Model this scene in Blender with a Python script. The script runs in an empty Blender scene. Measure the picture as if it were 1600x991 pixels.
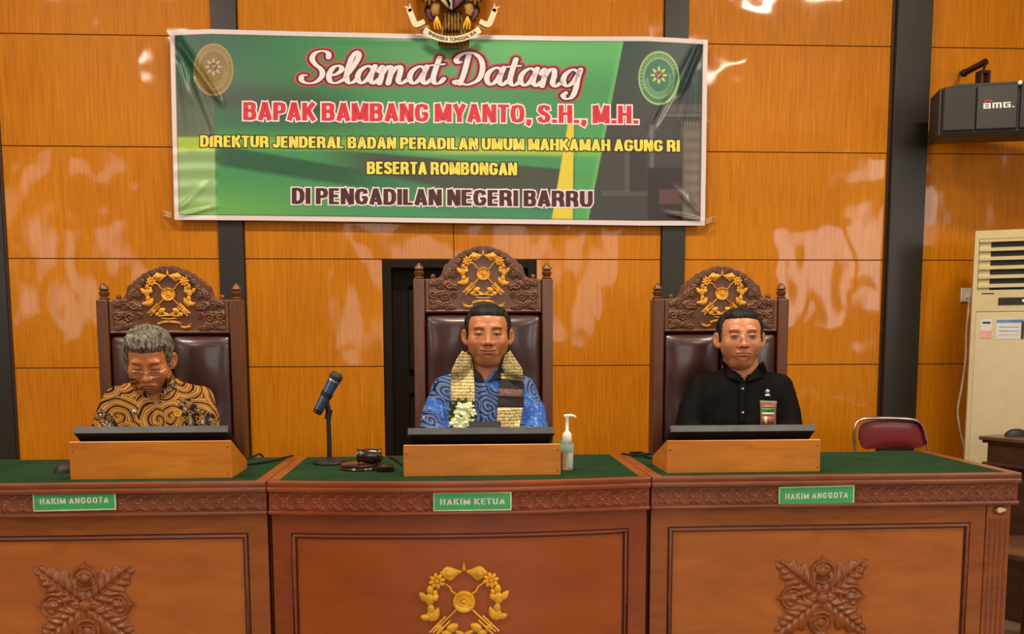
import bpy, bmesh, math, random
import numpy as np
from mathutils import Vector, Matrix, noise
from mathutils.bvhtree import BVHTree
random.seed(7); np.random.seed(7)
PI = math.pi
C = bpy.context.scene.collection
scene = bpy.context.scene

# ------------------------------------------------------------------ camera, world, lights, exposure
F = 1550.0; YAW, PITCH, ROLL, PCY = 0.0602, -0.1126, -0.0029, 705.7
CZ = 1.24
def _axes():
    cy, sy = math.cos(YAW), math.sin(YAW)
    fwd = Vector((sy*math.cos(PITCH), cy*math.cos(PITCH), math.sin(PITCH)))
    r = Vector((cy, -sy, 0)); u = r.cross(fwd)
    return (r*math.cos(ROLL)+u*math.sin(ROLL), u*math.cos(ROLL)-r*math.sin(ROLL), fwd)
AR, AU, AF = _axes()
def ray(px, py): return AF*F + AR*(px-800) - AU*(py-PCY)
def W(px, py, Y):                      # pixel of the 1600x991 photo -> world point on the plane y = Y
    d = ray(px, py); return Vector((d.x/d.y*Y, Y, CZ + d.z/d.y*Y))
cam = bpy.data.cameras.new('camera'); camo = bpy.data.objects.new('camera', cam); C.objects.link(camo)
cam.sensor_fit = 'HORIZONTAL'; cam.sensor_width = 36; cam.lens = 36*F/1600
cam.shift_y = (PCY-495.5)/1600; cam.clip_start = 0.05
m = Matrix((AR, AU, -AF)).transposed().to_4x4(); m.translation = (0, 0, CZ); camo.matrix_world = m
scene.camera = camo
vs = scene.view_settings
vs.view_transform = 'Standard'; vs.look = 'None'; vs.gamma = 1; vs.use_curve_mapping = False
vs.exposure = -0.62
wd = bpy.data.worlds.new('world'); scene.world = wd; wd.use_nodes = True
wd.node_tree.nodes['Background'].inputs[0].default_value = (0.9, 0.93, 1.0, 1)
wd.node_tree.nodes['Background'].inputs[1].default_value = 0.1
def area(name, loc, rot, sx, sy, power, col):
    l = bpy.data.lights.new(name, 'AREA'); l.shape = 'RECTANGLE'; l.size = sx; l.size_y = sy
    l.energy = power; l.color = col
    o = bpy.data.objects.new(name, l); C.objects.link(o); o.location = loc; o.rotation_euler = rot
    return o
WARM = (1.0, 0.86, 0.68); DAY = (1.0, 0.95, 0.9)
RX0, RX1, RY0, RZ = -4.6, 4.9, -4.2, 4.0
WALLY = 5.42
for (lx, ly) in ((-2.4, 3.15), (0.1, 3.15), (2.5, 3.15)):
    area('ceiling_lamp_light', (lx, ly, RZ-0.1), (0, 0, 0), 0.9, 0.25, 100, WARM)
for (lx, ly) in ((-2.4, 0.9), (2.2, 1.1), (0.0, -1.0), (2.6, -2.0)):
    area('ceiling_lamp_light', (lx, ly, RZ-0.1), (0, 0, 0), 0.9, 0.25, 62 if ly > 0.5 else 30, WARM)
# daylight through the windows of the room (left, right and behind the camera)
area('window_daylight', (RX0+0.12, 0.9, 2.2), (0, -PI/2, 0), 1.5, 1.7, 24, DAY)
area('window_daylight', (RX0+0.12, -2.0, 2.2), (0, -PI/2, 0), 1.5, 1.7, 24, DAY)
area('window_daylight', (RX1-0.12, 0.2, 2.2), (0, PI/2, 0), 1.5, 1.7, 54, DAY)
area('window_daylight', (RX1-0.12, -2.4, 2.2), (0, PI/2, 0), 1.5, 1.7, 60, DAY)
area('window_daylight', (0.4, RY0+0.12, 2.0), (PI/2, 0, 0), 3.2, 1.9, 48, DAY)

# ------------------------------------------------------------------ helpers
def lin(c):
    c = np.asarray(c, float)/255.0
    return np.where(c <= 0.04045, c/12.92, ((c+0.055)/1.055)**2.4)
def L4(c): return tuple(lin(c)) + (1.0,)

class N:                                # small node helper
    def __init__(s, name):
        s.m = bpy.data.materials.new(name); s.m.use_nodes = True; s.t = s.m.node_tree
        s.b = s.t.nodes['Principled BSDF']
    def n(s, typ, **kw):
        nd = s.t.nodes.new(typ)
        for k, v in kw.items():
            if k.startswith('i_'):
                key = k[2:]; key = int(key) if key.isdigit() else key.replace('_', ' ')
                nd.inputs[key].default_value = v
            else: setattr(nd, k, v)
        return nd
    def l(s, a, b): s.t.links.new(a, b)
    def math(s, op, a, b=None):
        nd = s.n('ShaderNodeMath', operation=op)
        for i, x in enumerate((a, b)):
            if x is None: continue
            if isinstance(x, (int, float)): nd.inputs[i].default_value = x
            else: s.l(x, nd.inputs[i])
        return nd.outputs[0]
    def coord(s, scale=(1, 1, 1), src='Object', loc=(0, 0, 0)):
        tc = s.n('ShaderNodeTexCoord'); mp = s.n('ShaderNodeMapping')
        mp.inputs['Scale'].default_value = scale; mp.inputs['Location'].default_value = loc
        s.l(tc.outputs[src], mp.inputs[0]); return mp.outputs[0]
    def ramp(s, fac, stops, interp='LINEAR'):
        r = s.n('ShaderNodeValToRGB'); r.color_ramp.interpolation = interp
        e = r.color_ramp.elements
        while len(e) < len(stops): e.new(0.5)
        for el, (p, c) in zip(e, stops): el.position = p; el.color = L4(c)
        s.l(fac, r.inputs[0]); return r.outputs[0]
    def noise(s, vec, scale, detail=3, rough=0.5, dist=0.0):
        nd = s.n('ShaderNodeTexNoise'); nd.inputs['Scale'].default_value = scale
        nd.inputs['Detail'].default_value = detail; nd.inputs['Roughness'].default_value = rough
        nd.inputs['Distortion'].default_value = dist
        s.l(vec, nd.inputs['Vector']); return nd.outputs['Fac']
    def bump(s, h, strength=0.3, dist=0.01):
        b = s.n('ShaderNodeBump'); b.inputs['Strength'].default_value = strength
        b.inputs['Distance'].default_value = dist
        s.l(h, b.inputs['Height']); s.l(b.outputs[0], s.b.inputs['Normal']); return b
    def set(s, **kw):
        for k, v in kw.items(): s.b.inputs[k.replace('_', ' ')].default_value = v
        return s

def plain(name, col, rough=0.5, metal=0.0, coat=0.0, var=0.12, vscale=14, bump=0.0, bscale=200):
    n = N(name); v = n.coord()
    c = np.array(col, float)
    n.l(n.ramp(n.noise(v, vscale, 3), [(0.3, np.clip(c*(1-var), 0, 255)), (0.7, np.clip(c*(1+var), 0, 255))]), n.b.inputs['Base Color'])
    n.set(Roughness=rough, Metallic=metal, Coat_Weight=coat, Coat_Roughness=0.15)
    if bump: n.bump(n.noise(v, bscale, 2), bump, 0.002)
    return n.m
def wood(name, dark, light, scale=(1, 1, 1), rough=0.4, coat=0.0, coatr=0.1, grain=40, warp=0.0, bump=0.06, wave=0.0):
    n = N(name)
    v = n.coord(scale)
    a = n.noise(v, grain, 5, 0.6, 0.6)
    b = n.noise(n.coord((1, 1, 1)), 1.6, 2)
    mix = n.math('ADD', n.math('MULTIPLY', a, 0.75), n.math('MULTIPLY', b, 0.35))
    n.l(n.ramp(mix, [(0.35, dark), (0.72, light)]), n.b.inputs['Base Color'])
    n.set(Roughness=rough, Coat_Weight=coat, Coat_Roughness=coatr, Specular_IOR_Level=0.15 if wave else 0.5)
    bp = n.bump(a, bump, 0.001)
    if wave:                            # thin veneer sheets are never quite flat
        b2 = n.n('ShaderNodeBump'); b2.inputs['Strength'].default_value = 1.0
        b2.inputs['Distance'].default_value = wave
        nz = n.noise(n.coord((1.0, 1.0, 0.8), 'Object'), 2.6, 1.5)
        n.l(nz, b2.inputs['Height']); n.l(b2.outputs[0], n.b.inputs['Coat Normal'])
    return n.m
def attrmat(name, rough=0.5, coat=0.0, sss=0.0, spec=0.5, bump=0.0, bscale=300, metal=0.0):
    n = N(name); a = n.n('ShaderNodeAttribute', attribute_name='Col')
    n.l(a.outputs['Color'], n.b.inputs['Base Color'])
    n.set(Roughness=rough, Coat_Weight=coat, Coat_Roughness=0.25, Specular_IOR_Level=spec, Metallic=metal)
    if sss:
        n.set(Subsurface_Weight=sss, Subsurface_Scale=0.006)
        n.b.inputs['Subsurface Radius'].default_value = (1, 0.35, 0.2)
    if bump: n.bump(n.noise(n.coord(), bscale, 3), bump, 0.001)
    return n.m

M = {}
M['veneer'] = wood('wall_veneer', (170, 96, 0), (206, 130, 8), (9, 9, 0.35), 0.5, 0.62, 0.06, 11, wave=0.022)
M['veneer_b'] = wood('wall_veneer_b', (172, 96, 0), (208, 130, 10), (9, 9, 0.3), 0.5, 0.62, 0.06, 12, wave=0.026)
M['joint'] = plain('panel_joint', (82, 42, 14), 0.7)
M['black'] = plain('black_trim', (27, 24, 17), 0.42, 0, 0.05, 0.25, 3)
M['blackedge'] = plain('brown_trim_edge', (52, 22, 10), 0.5)
M['plaster'] = plain('plaster', (164, 138, 104), 0.8, var=0.03)
M['ceil'] = plain('ceiling_board', (196, 186, 166), 0.85)
M['floor'] = plain('floor_tile', (120, 100, 80), 0.35, 0, 0.2, 0.05, 3)
M['door'] = wood('dark_door_wood', (16, 8, 2), (28, 18, 5), (6, 6, 0.5), 0.55, 0.0, 0.3, 10)
M['bench'] = wood('bench_wood', (122, 62, 20), (162, 90, 36), (0.7, 3, 3), 0.36, 0.3, 0.22, 7)
M['bench_mid'] = wood('bench_wood_reddish', (118, 48, 14), (148, 70, 24), (0.7, 3, 3), 0.36, 0.3, 0.22, 7)
M['bench_panel'] = wood('bench_panel_wood', (154, 84, 30), (186, 108, 46), (0.6, 3, 2.0), 0.36, 0.3, 0.22, 5)
M['bench_panel_mid'] = wood('bench_panel_wood_reddish', (140, 62, 10), (164, 80, 20), (0.6, 3, 2.0), 0.36, 0.3, 0.22, 5)
M['rail'] = wood('bench_rail_wood', (104, 50, 24), (142, 76, 40), (0.7, 3, 3), 0.4, 0.25, 0.25, 8)
M['border'] = wood('bench_border_wood', (112, 56, 16), (142, 76, 24), (3, 0.6, 3), 0.4, 0.2, 0.25, 8)
M['groove'] = plain('moulding_groove', (70, 34, 20), 0.5)
M['felt'] = plain('green_felt', (34, 58, 36), 1.0, 0, 0, 0.1, 8, 0.3, 500)
M['carve'] = wood('throne_carved_wood', (68, 34, 10), (110, 62, 24), (2, 2, 2), 0.42, 0.25, 0.3, 9, bump=0.12)
M['throne'] = wood('throne_wood', (72, 34, 10), (98, 52, 20), (4, 4, 0.5), 0.4, 0.3, 0.25, 8)
M['gold'] = plain('gold_paint', (232, 172, 40), 0.36, 0.2, 0.2, 0.10, 30)
M['gold_old'] = plain('aged_gold_paint', (206, 142, 32), 0.42, 0.2, 0.1, 0.2, 60)
M['badge'] = plain('badge_card', (138, 104, 82), .5); M['badge_red'] = plain('badge_red', (170, 84, 66), .5)
M['leather'] = plain('maroon_leather', (52, 20, 20), 0.36, 0, 0.35, 0.2, 6, 0.25, 260)
M['stand'] = wood('stand_pine', (176, 96, 6), (212, 134, 22), (0.6, 2, 4.5), 0.42, 0.25, 0.2, 7)
M['standend'] = plain('stand_knot', (110, 54, 22), 0.6)
M['monitor'] = plain('monitor_plastic', (7, 7, 8), 0.6, 0, 0.0, 0.1); M['monitor'].node_tree.nodes['Principled BSDF'].inputs['Specular IOR Level'].default_value = 0.2
M['monitor_edge_lit'] = plain('monitor_plastic_lit', (74, 76, 78), 0.45)  # greyer than the housing: light on the top edge painted into its colour
M['screen'] = plain('screen_glass', (10, 11, 13), 0.12)
M['rubber'] = plain('black_rubber', (16, 16, 17), 0.55)
M['gavel'] = plain('gavel_wood', (46, 22, 16), 0.22, 0, 0.6, 0.2, 20)
M['micgrey'] = plain('mic_metal', (84, 106, 140), 0.28, 0.7)
M['micsilver'] = plain('mic_silver', (190, 192, 196), 0.28, 0.9)
M['speaker'] = plain('speaker_shell', (34, 33, 28), 0.45, 0, 0.1, 0.06)
M['grille'] = plain('speaker_grille', (38, 37, 31), 0.55, 0, 0, 0.05, 10, 0.5, 900)
M['acbody'] = plain('ac_plastic', (196, 180, 134), 0.45, 0, 0.1, 0.02)
M['acbody2'] = plain('ac_plastic_lower', (200, 186, 146), 0.45, 0, 0.1, 0.02)
M['acdark'] = plain('ac_dark', (28, 22, 16), 0.6)
M['white'] = plain('white_plastic', (236, 234, 226), 0.4, 0, 0.1, 0.02)
M['whitep'] = plain('white_print', (238, 232, 222), 0.5, 0, 0, 0.02)
M['paper'] = plain('sticker_paper', (206, 204, 200), 0.5, 0, 0, 0.03)
M['stblue'] = plain('sticker_blue', (92, 120, 160), 0.5)
M['stred'] = plain('sticker_red', (206, 150, 132), 0.5)
M['print_dark'] = plain('dark_print', (50, 46, 44), 0.5)
M['red'] = plain('red_print', (206, 34, 52), 0.5, 0, 0, 0.04)
M['redout'] = plain('red_outline_print', (196, 62, 66), 0.5, 0, 0, 0.04)
M['maroon'] = plain('maroon_print', (74, 16, 26), 0.5, 0, 0, 0.04)
M['pinkwhite'] = plain('pink_white_print', (240, 222, 228), 0.5, 0, 0, 0.03)
M['yellow'] = plain('yellow_print', (240, 220, 84), 0.5, 0, 0, 0.04)
M['blackp'] = plain('black_print', (30, 26, 16), 0.5)
M['maroontext'] = plain('dark_maroon_print', (66, 18, 22), 0.5)
M['plate'] = plain('green_plate', (62, 170, 104), 0.4, 0, 0.2, 0.03)
M['plateedge'] = plain('plate_border', (196, 226, 170), 0.45)
M['chairred'] = plain('folding_chair_vinyl', (112, 30, 34), 0.42, 0, 0.2, 0.1, 5)
M['chrome'] = plain('chrome', (210, 205, 200), 0.2, 0.95)
M['desk'] = wood('dark_desk_wood', (50, 28, 18), (78, 46, 30), (1, 1, 3), 0.4, 0.2, 0.25, 6)
M['desktop'] = wood('dark_desk_top', (74, 46, 32), (104, 70, 48), (1, 1, 3), 0.35, 0.3, 0.2, 6)
M['feather'] = plain('emblem_gilt', (166, 124, 58), 0.6, 0.1, 0.0, 0.25, 60)
M['emred'] = plain('emblem_red', (96, 40, 36), 0.45)
M['cream'] = plain('emblem_ribbon', (232, 214, 168), 0.45, 0, 0, 0.05)
M['flower'] = plain('flower_petals', (240, 248, 200), 0.7, 0, 0, 0.03, 60)
M['leafg'] = plain('posy_leaves', (44, 74, 30), 0.5, 0, 0, 0.25, 40)
M['trouser'] = plain('dark_trousers', (26, 26, 30), 0.8)
M['eyew'] = None
M['blackshirt'] = plain('black_shirt_cloth', (13, 10, 11), 0.75, 0, 0, 0.12, 10, 0.3, 700)
for k_, v_ in (('felt', .05), ('blackshirt', .12), ('door', .2)): M[k_].node_tree.nodes['Principled BSDF'].inputs['Specular IOR Level'].default_value = v_
M['innerdark'] = plain('dark_lining', (24, 20, 22), 0.8)
M['wire'] = plain('cream_wire', (214, 198, 168), 0.5)
M['pale_label'] = plain('bottle_label_pale', (150, 186, 166), 0.45); M['green_label'] = plain('bottle_label_green', (40, 140, 84), 0.45)
g = N('clear_plastic'); g.set(Roughness=0.05, Transmission_Weight=0.9, IOR=1.35); g.b.inputs['Base Color'].default_value = (0.93, 0.97, 0.95, 1); M['clear'] = g.m
g = N('spectacle_lens'); g.set(Roughness=0.02, Transmission_Weight=1.0, IOR=1.04); g.b.inputs['Base Color'].default_value = (0.97, 0.98, 0.99, 1); M['lens'] = g.m
g = N('window_daylight_glass'); g.b.inputs['Emission Color'].default_value = (1, 0.96, 0.9, 1); g.set(Emission_Strength=2.0); M['glow'] = g.m
g = N('lamp_diffuser'); g.b.inputs['Emission Color'].default_value = (1, 0.9, 0.76, 1); g.set(Emission_Strength=6.0); M['lamp'] = g.m

class MB:
    def __init__(s): s.v = []; s.f = []
    def add(s, vs, fs):
        o = len(s.v); s.v += [tuple(v) for v in vs]; s.f += [tuple(i+o for i in f) for f in fs]; return s
    def box(s, x0, x1, y0, y1, z0, z1):
        v = [(x, y, z) for z in (z0, z1) for y in (y0, y1) for x in (x0, x1)]
        return s.add(v, [(0, 2, 3, 1), (4, 5, 7, 6), (0, 1, 5, 4), (2, 6, 7, 3), (0, 4, 6, 2), (1, 3, 7, 5)])
    def prism(s, pts, y0, y1):            # outline in x,z  extruded along y
        n = len(pts); v = [(p[0], y0, p[1]) for p in pts]+[(p[0], y1, p[1]) for p in pts]
        return s.add(v, [tuple(range(n)), tuple(range(2*n-1, n-1, -1))]+[(i, (i+1) % n+0, (i+1) % n+n, i+n)[::-1] for i in range(n)])
    def prismx(s, pts, x0, x1):           # outline in y,z extruded along x
        n = len(pts); v = [(x0, p[0], p[1]) for p in pts]+[(x1, p[0], p[1]) for p in pts]
        return s.add(v, [tuple(range(n)), tuple(range(2*n-1, n-1, -1))]+[(i, (i+1) % n, (i+1) % n+n, i+n)[::-1] for i in range(n)])
    def tube(s, pts, r, seg=10, cap=True, sq=1.0):
        pts = [Vector(p) for p in pts]; n = len(pts)
        rs = r if isinstance(r, (list, tuple, np.ndarray)) else [r]*n
        t0 = (pts[1]-pts[0]).normalized()
        up = Vector((0, 0, 1)) if abs(t0.z) < 0.9 else Vector((0, 1, 0))
        a = t0.cross(up).normalized(); vs_, fs_ = [], []
        for i, p in enumerate(pts):
            t = (pts[min(i+1, n-1)]-pts[max(i-1, 0)]).normalized()
            a = (a-t*a.dot(t)).normalized(); b = t.cross(a)
            for k in range(seg):
                q = 2*PI*k/seg; vs_.append(p+a*math.cos(q)*rs[i]+b*math.sin(q)*rs[i]*sq)
        for i in range(n-1):
            for k in range(seg):
                k2 = (k+1) % seg; fs_.append((i*seg+k, i*seg+k2, (i+1)*seg+k2, (i+1)*seg+k))
        if cap: fs_ += [tuple(range(seg-1, -1, -1)), tuple((n-1)*seg+k for k in range(seg))]
        return s.add(vs_, fs_)
    def lathe(s, prof, c=(0, 0, 0), seg=24, axis='z', M4=None):
        vs_, fs_ = [], []; c = Vector(c); n = len(prof)
        for r, h in prof:
            for k in range(seg):
                q = 2*PI*k/seg
                p = Vector((r*math.cos(q), r*math.sin(q), h))
                if axis == 'y': p = Vector((p.x, p.z, p.y))
                if axis == 'x': p = Vector((p.z, p.x, p.y))
                if M4 is not None: p = M4 @ p
                vs_.append(c+p)
        for i in range(n-1):
            for k in range(seg):
                k2 = (k+1) % seg; f = (i*seg+k, i*seg+k2, (i+1)*seg+k2, (i+1)*seg+k)
                fs_.append(f[::-1] if axis == 'y' else f)
        fs_ += [tuple(range(seg-1, -1, -1)), tuple((n-1)*seg+k for k in range(seg))]
        return s.add(vs_, fs_)
    def ell(s, c, r, seg=16, rings=10, rot=None):
        vs_, fs_ = [], []
        for i in range(rings+1):
            th = PI*i/rings
            for k in range(seg):
                q = 2*PI*k/seg
                p = Vector((r[0]*math.sin(th)*math.cos(q), r[1]*math.sin(th)*math.sin(q), r[2]*math.cos(th)))
                if rot is not None: p = rot @ p
                vs_.append(Vector(c)+p)
        for i in range(rings):
            for k in range(seg):
                k2 = (k+1) % seg; fs_.append((i*seg+k, (i+1)*seg+k, (i+1)*seg+k2, i*seg+k2))
        return s.add(vs_, fs_)
    def dome(s, outline, y, h, cen=None, base=0.0):   # outline in x,z ; bulges towards -y
        n = len(outline); ox = sum(p[0] for p in outline)/n; oz = sum(p[1] for p in outline)/n
        if cen: ox, oz = cen
        v = []
        for fr, hh in ((1.0, -base), (1.0, 0.45*h), (0.82, 0.78*h), (0.45, 0.97*h)):
            for p in outline: v.append((ox+(p[0]-ox)*fr, y-hh, oz+(p[1]-oz)*fr))
        v.append((ox, y-h, oz)); f = []
        for k in range(3):
            for i in range(n):
                j = (i+1) % n; f.append((k*n+i, k*n+j, (k+1)*n+j, (k+1)*n+i))
        f += [(3*n+i, 3*n+(i+1) % n, 4*n) for i in range(n)]
        return s.add(v, f)
    def build(s, name, mat_, parent=None, smooth=False, bevel=0.0, seg=1, world=True, bend=None):
        vs_ = s.v
        if bend: vs_ = [bend(v) for v in vs_]
        if parent is not None and world:
            L = parent_loc(parent); vs_ = [(v[0]-L[0], v[1]-L[1], v[2]-L[2]) for v in vs_]
        me = bpy.data.meshes.new(name); me.from_pydata(vs_, [], s.f)
        bm = bmesh.new(); bm.from_mesh(me)
        bmesh.ops.remove_doubles(bm, verts=bm.verts, dist=1e-6)
        bmesh.ops.recalc_face_normals(bm, faces=bm.faces)
        if bevel: bmesh.ops.bevel(bm, geom=[e for e in bm.edges if len(e.link_faces) == 2 and e.calc_face_angle(0) > 0.6], offset=bevel, segments=seg, profile=0.5, affect='EDGES')
        bm.to_mesh(me); bm.free()
        if smooth: 
            me.polygons.foreach_set('use_smooth', [True]*len(me.polygons)); 
            try: me.set_sharp_from_angle(angle=math.radians(smooth if smooth is not True else 50))
            except Exception: pass
        me.materials.append(mat_)
        o = bpy.data.objects.new(name, me); C.objects.link(o)
        if parent is not None: o.parent = parent
        return o
def parent_loc(p):
    L = Vector((0, 0, 0))
    while p is not None: L += Vector(p.location); p = p.parent
    return L
def tag(o, label=None, cat=None, group=None, kind=None):
    if label: o['label'] = label
    if cat: o['category'] = cat
    if group: o['group'] = group
    if kind: o['kind'] = kind
    return o
def thing(name, label, cat, loc=(0, 0, 0), group=None):
    o = bpy.data.objects.new(name, None); C.objects.link(o); o.location = loc; o.empty_display_size = 0.1
    return tag(o, label, cat, group)
def struct(name, o_or_loc=(0, 0, 0)):
    o = bpy.data.objects.new(name, None); C.objects.link(o); o.location = o_or_loc; o['kind'] = 'structure'; return o
def gridmesh(name, P, mat_, parent=None, cols=None, smooth=True, thick=0.0, closed_u=False, mask=None):
    """P: array (n,m,3) -> grid object. cols: (n,m,3) linear colours"""
    n, m_ = P.shape[:2]
    off = np.array(parent_loc(parent)) if parent is not None else 0
    V = (P.reshape(-1, 3)-off)
    idx = np.arange(n*m_).reshape(n, m_)
    if closed_u: idx = np.concatenate([idx, idx[:, :1]], axis=1)
    a, b, c, d = idx[:-1, :-1], idx[:-1, 1:], idx[1:, 1:], idx[1:, :-1]
    Q = np.stack([a, b, c, d], -1).reshape(-1, 4)
    if mask is not None:
        mk = mask.reshape(-1); Q = Q[mk[Q].all(axis=1)]
        used = np.zeros(len(V), bool); used[Q.ravel()] = True
        remap = np.cumsum(used)-1; V = V[used]; Q = remap[Q]
        if cols is not None: cols = cols.reshape(-1, 3)[used]
    me = bpy.data.meshes.new(name)
    me.vertices.add(len(V)); me.vertices.foreach_set('co', V.astype(np.float32).ravel())
    me.loops.add(len(Q)*4); me.loops.foreach_set('vertex_index', Q.astype(np.int32).ravel())
    me.polygons.add(len(Q)); me.polygons.foreach_set('loop_start', np.arange(0, len(Q)*4, 4, dtype=np.int32))
    me.update(calc_edges=True)
    if smooth: me.polygons.foreach_set('use_smooth', np.ones(len(Q), bool))
    if cols is not None:
        ca = me.color_attributes.new('Col', 'FLOAT_COLOR', 'POINT')
        cc = np.ones((len(V), 4), np.float32); cc[:, :3] = cols.reshape(-1, 3); ca.data.foreach_set('color', cc.ravel())
    me.materials.append(mat_)
    o = bpy.data.objects.new(name, me); C.objects.link(o)
    if parent is not None: o.parent = parent
    if thick:
        md = o.modifiers.new('t', 'SOLIDIFY'); md.thickness = thick; md.offset = -1
    return o
def vnoise(P, scale, seed=0.0):
    f = noise.noise; return np.array([f((p[0]*scale+seed, p[1]*scale, p[2]*scale)) for p in P])
def copy_tree(o, parent=None):
    c = o.copy(); C.objects.link(c)
    if parent is not None: c.parent = parent
    for ch in list(o.children): copy_tree(ch, c)
    return c
def interp(x, xs, ys): return float(np.interp(x, xs, ys))
def bez(pts, n=12):                       # Catmull-Rom through points
    P = [np.array(p, float) for p in pts]; P = [2*P[0]-P[1]]+P+[2*P[-1]-P[-2]]; out = []
    for i in range(1, len(P)-2):
        for k in range(n):
            t = k/n; a, b, c, d = P[i-1:i+3]
            out.append(0.5*((2*b)+(c-a)*t+(2*a-5*b+4*c-d)*t*t+(3*b-a-3*c+d)*t**3))
    out.append(P[-2]); return out

# ------------------------------------------------------------------ the room
tag(MB().box(RX0-0.1, RX1+0.1, RY0-0.1, WALLY+0.4, -0.08, 0).build('floor', M['floor']), kind='structure')
tag(MB().box(RX0-0.1, RX1+0.1, RY0-0.1, WALLY+0.4, RZ, RZ+0.08).build('ceiling', M['ceil']), kind='structure')
def side_wall(name, x0, x1, holes):
    mb = MB(); y = RY0
    for (a, b, z0, z1) in sorted(holes):
        mb.box(x0, x1, y, a, 0, RZ); mb.box(x0, x1, a, b, 0, z0); mb.box(x0, x1, a, b, z1, RZ); y = b
    mb.box(x0, x1, y, WALLY+0.3, 0, RZ)
    return tag(mb.build(name, M['plaster']), kind='structure')
holesL = [(-2.9, -1.1, 1.3, 3.0), (0.0, 1.8, 1.3, 3.0)]; holesR = [(-3.3, -1.5, 1.3, 3.0), (-0.7, 1.1, 1.3, 3.0)]
side_wall('wall_left', RX0-0.1, RX0, holesL); side_wall('wall_right', RX1, RX1+0.1, holesR)
mb = MB(); mb.box(RX0, -1.4, RY0-0.1, RY0, 0, RZ).box(2.2, RX1, RY0-0.1, RY0, 0, RZ).box(-1.4, 2.2, RY0-0.1, RY0, 0, 1.0).box(-1.4, 2.2, RY0-0.1, RY0, 3.0, RZ)
tag(mb.build('wall_front', M['plaster']), kind='structure')
wn = 0
def window(box, ax):
    global wn; wn += 1
    o = struct('window_%d' % wn, ((box[0]+box[1])/2, (box[2]+box[3])/2, box[4]))
    x0, x1, y0, y1, z0, z1 = box; t = 0.05; fr = MB()
    if ax == 'x':
        fr.box(x0, x1, y0, y0+t, z0, z1).box(x0, x1, y1-t, y1, z0, z1).box(x0, x1, y0, y1, z0, z0+t).box(x0, x1, y0, y1, z1-t, z1).box(x0, x1, (y0+y1)/2-t/2, (y0+y1)/2+t/2, z0, z1)
        xm = (x0+x1)/2; pn = MB().box(xm-0.005, xm+0.005, y0, y1, z0, z1)
    else:
        fr.box(x0, x0+t, y0, y1, z0, z1).box(x1-t, x1, y0, y1, z0, z1).box(x0, x1, y0, y1, z0, z0+t).box(x0, x1, y0, y1, z1-t, z1).box((x0+x1)/2-t/2, (x0+x1)/2+t/2, y0, y1, z0, z1)
        ym = (y0+y1)/2; pn = MB().box(x0, x1, ym-0.005, ym+0.005, z0, z1)
    fr.build('window_frame', M['desk'], o); pn.build('pane', M['glow'], o)
for h in holesL: window((RX0-0.08, RX0-0.02, h[0], h[1], h[2], h[3]), 'x')
for h in holesR: window((RX1+0.02, RX1+0.08, h[0], h[1], h[2], h[3]), 'x')
window((-1.4, 2.2, RY0-0.08, RY0-0.02, 1.0, 3.0), 'y')
# ceiling lamps
for (lx, ly) in ((-2.4, 3.15), (0.1, 3.15), (2.5, 3.15), (-2.4, 0.9), (2.2, 1.1), (0.0, -1.0), (2.6, -2.0)):
    t = thing('ceiling_light', 'flat rectangular ceiling lamp out of view above the courtroom', 'lamp', (lx, ly, RZ), 'ceiling lamps of the courtroom')
    MB().box(lx-0.5, lx+0.5, ly-0.18, ly+0.18, RZ-0.06, RZ).build('frame', M['white'], t)
    MB().box(lx-0.46, lx+0.46, ly-0.14, ly+0.14, RZ-0.068, RZ-0.06).build('diffuser', M['lamp'], t)

# back wall: backing with the door opening, veneer panels, black cover strips
wx = lambda px, py: W(px, py, WALLY).x
wz = lambda py, px=800: W(px, py, WALLY).z
rows = [0.0, 0.145, wz(572)-(wz(405.5)-wz(572)), wz(572), wz(405.5), wz(234.5), wz(64), RZ]
T1 = (wx(18, 550)-0.125, wx(18, 550)); T2 = (wx(343, 390), wx(382, 390)); T3 = (wx(1033, 390), wx(1069, 390)); T4 = (wx(1385, 340), wx(1438, 340))
DX = (wx(599, 500), wx(838, 500)); DZ = wz(406); JX = wx(709, 380)
back = struct('wall_back', (0, WALLY, 0))
mb = MB(); y0, y1 = WALLY+0.013, WALLY+0.3
mb.box(RX0-0.1, DX[0], y0, y1, 0, RZ).box(DX[1], RX1+0.1, y0, y1, 0, RZ).box(DX[0], DX[1], y0, y1, DZ, RZ)
mb.build('wall_backing', M['joint'], back)
g_ = 0.0022
def panel(x0, x1, z0, z1, mt):
    MB().box(x0+g_, x1-g_, WALLY, WALLY+0.0125, z0+g_, z1-g_).build('panel', M[mt], back, bevel=0.0012)
cols_ = []
x = T1[0]-0.001
xs_left = [RX0, T1[0]-1.1, T1[0]]
for i in range(len(rows)-1):
    z0, z1 = rows[i], rows[i+1]
    for a, b in zip(xs_left[:-1], xs_left[1:]): panel(a, b, z0, z1, 'veneer')
    panel(T1[1], T2[0], z0, z1, 'veneer' if i % 2 else 'veneer_b')
    if z1 <= DZ+0.02:
        panel(T2[1], DX[0], z0, z1, 'veneer'); panel(DX[1], T3[0], z0, z1, 'veneer_b')
    else:
        panel(T2[1], JX, z0, z1, 'veneer'); panel(JX, T3[0], z0, z1, 'veneer_b')
    panel(T3[1], T4[0], z0, z1, 'veneer_b' if i % 2 else 'veneer')
    panel(T4[1], T4[1]+1.22, z0, z1, 'veneer'); panel(T4[1]+1.22, RX1, z0, z1, 'veneer')
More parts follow.
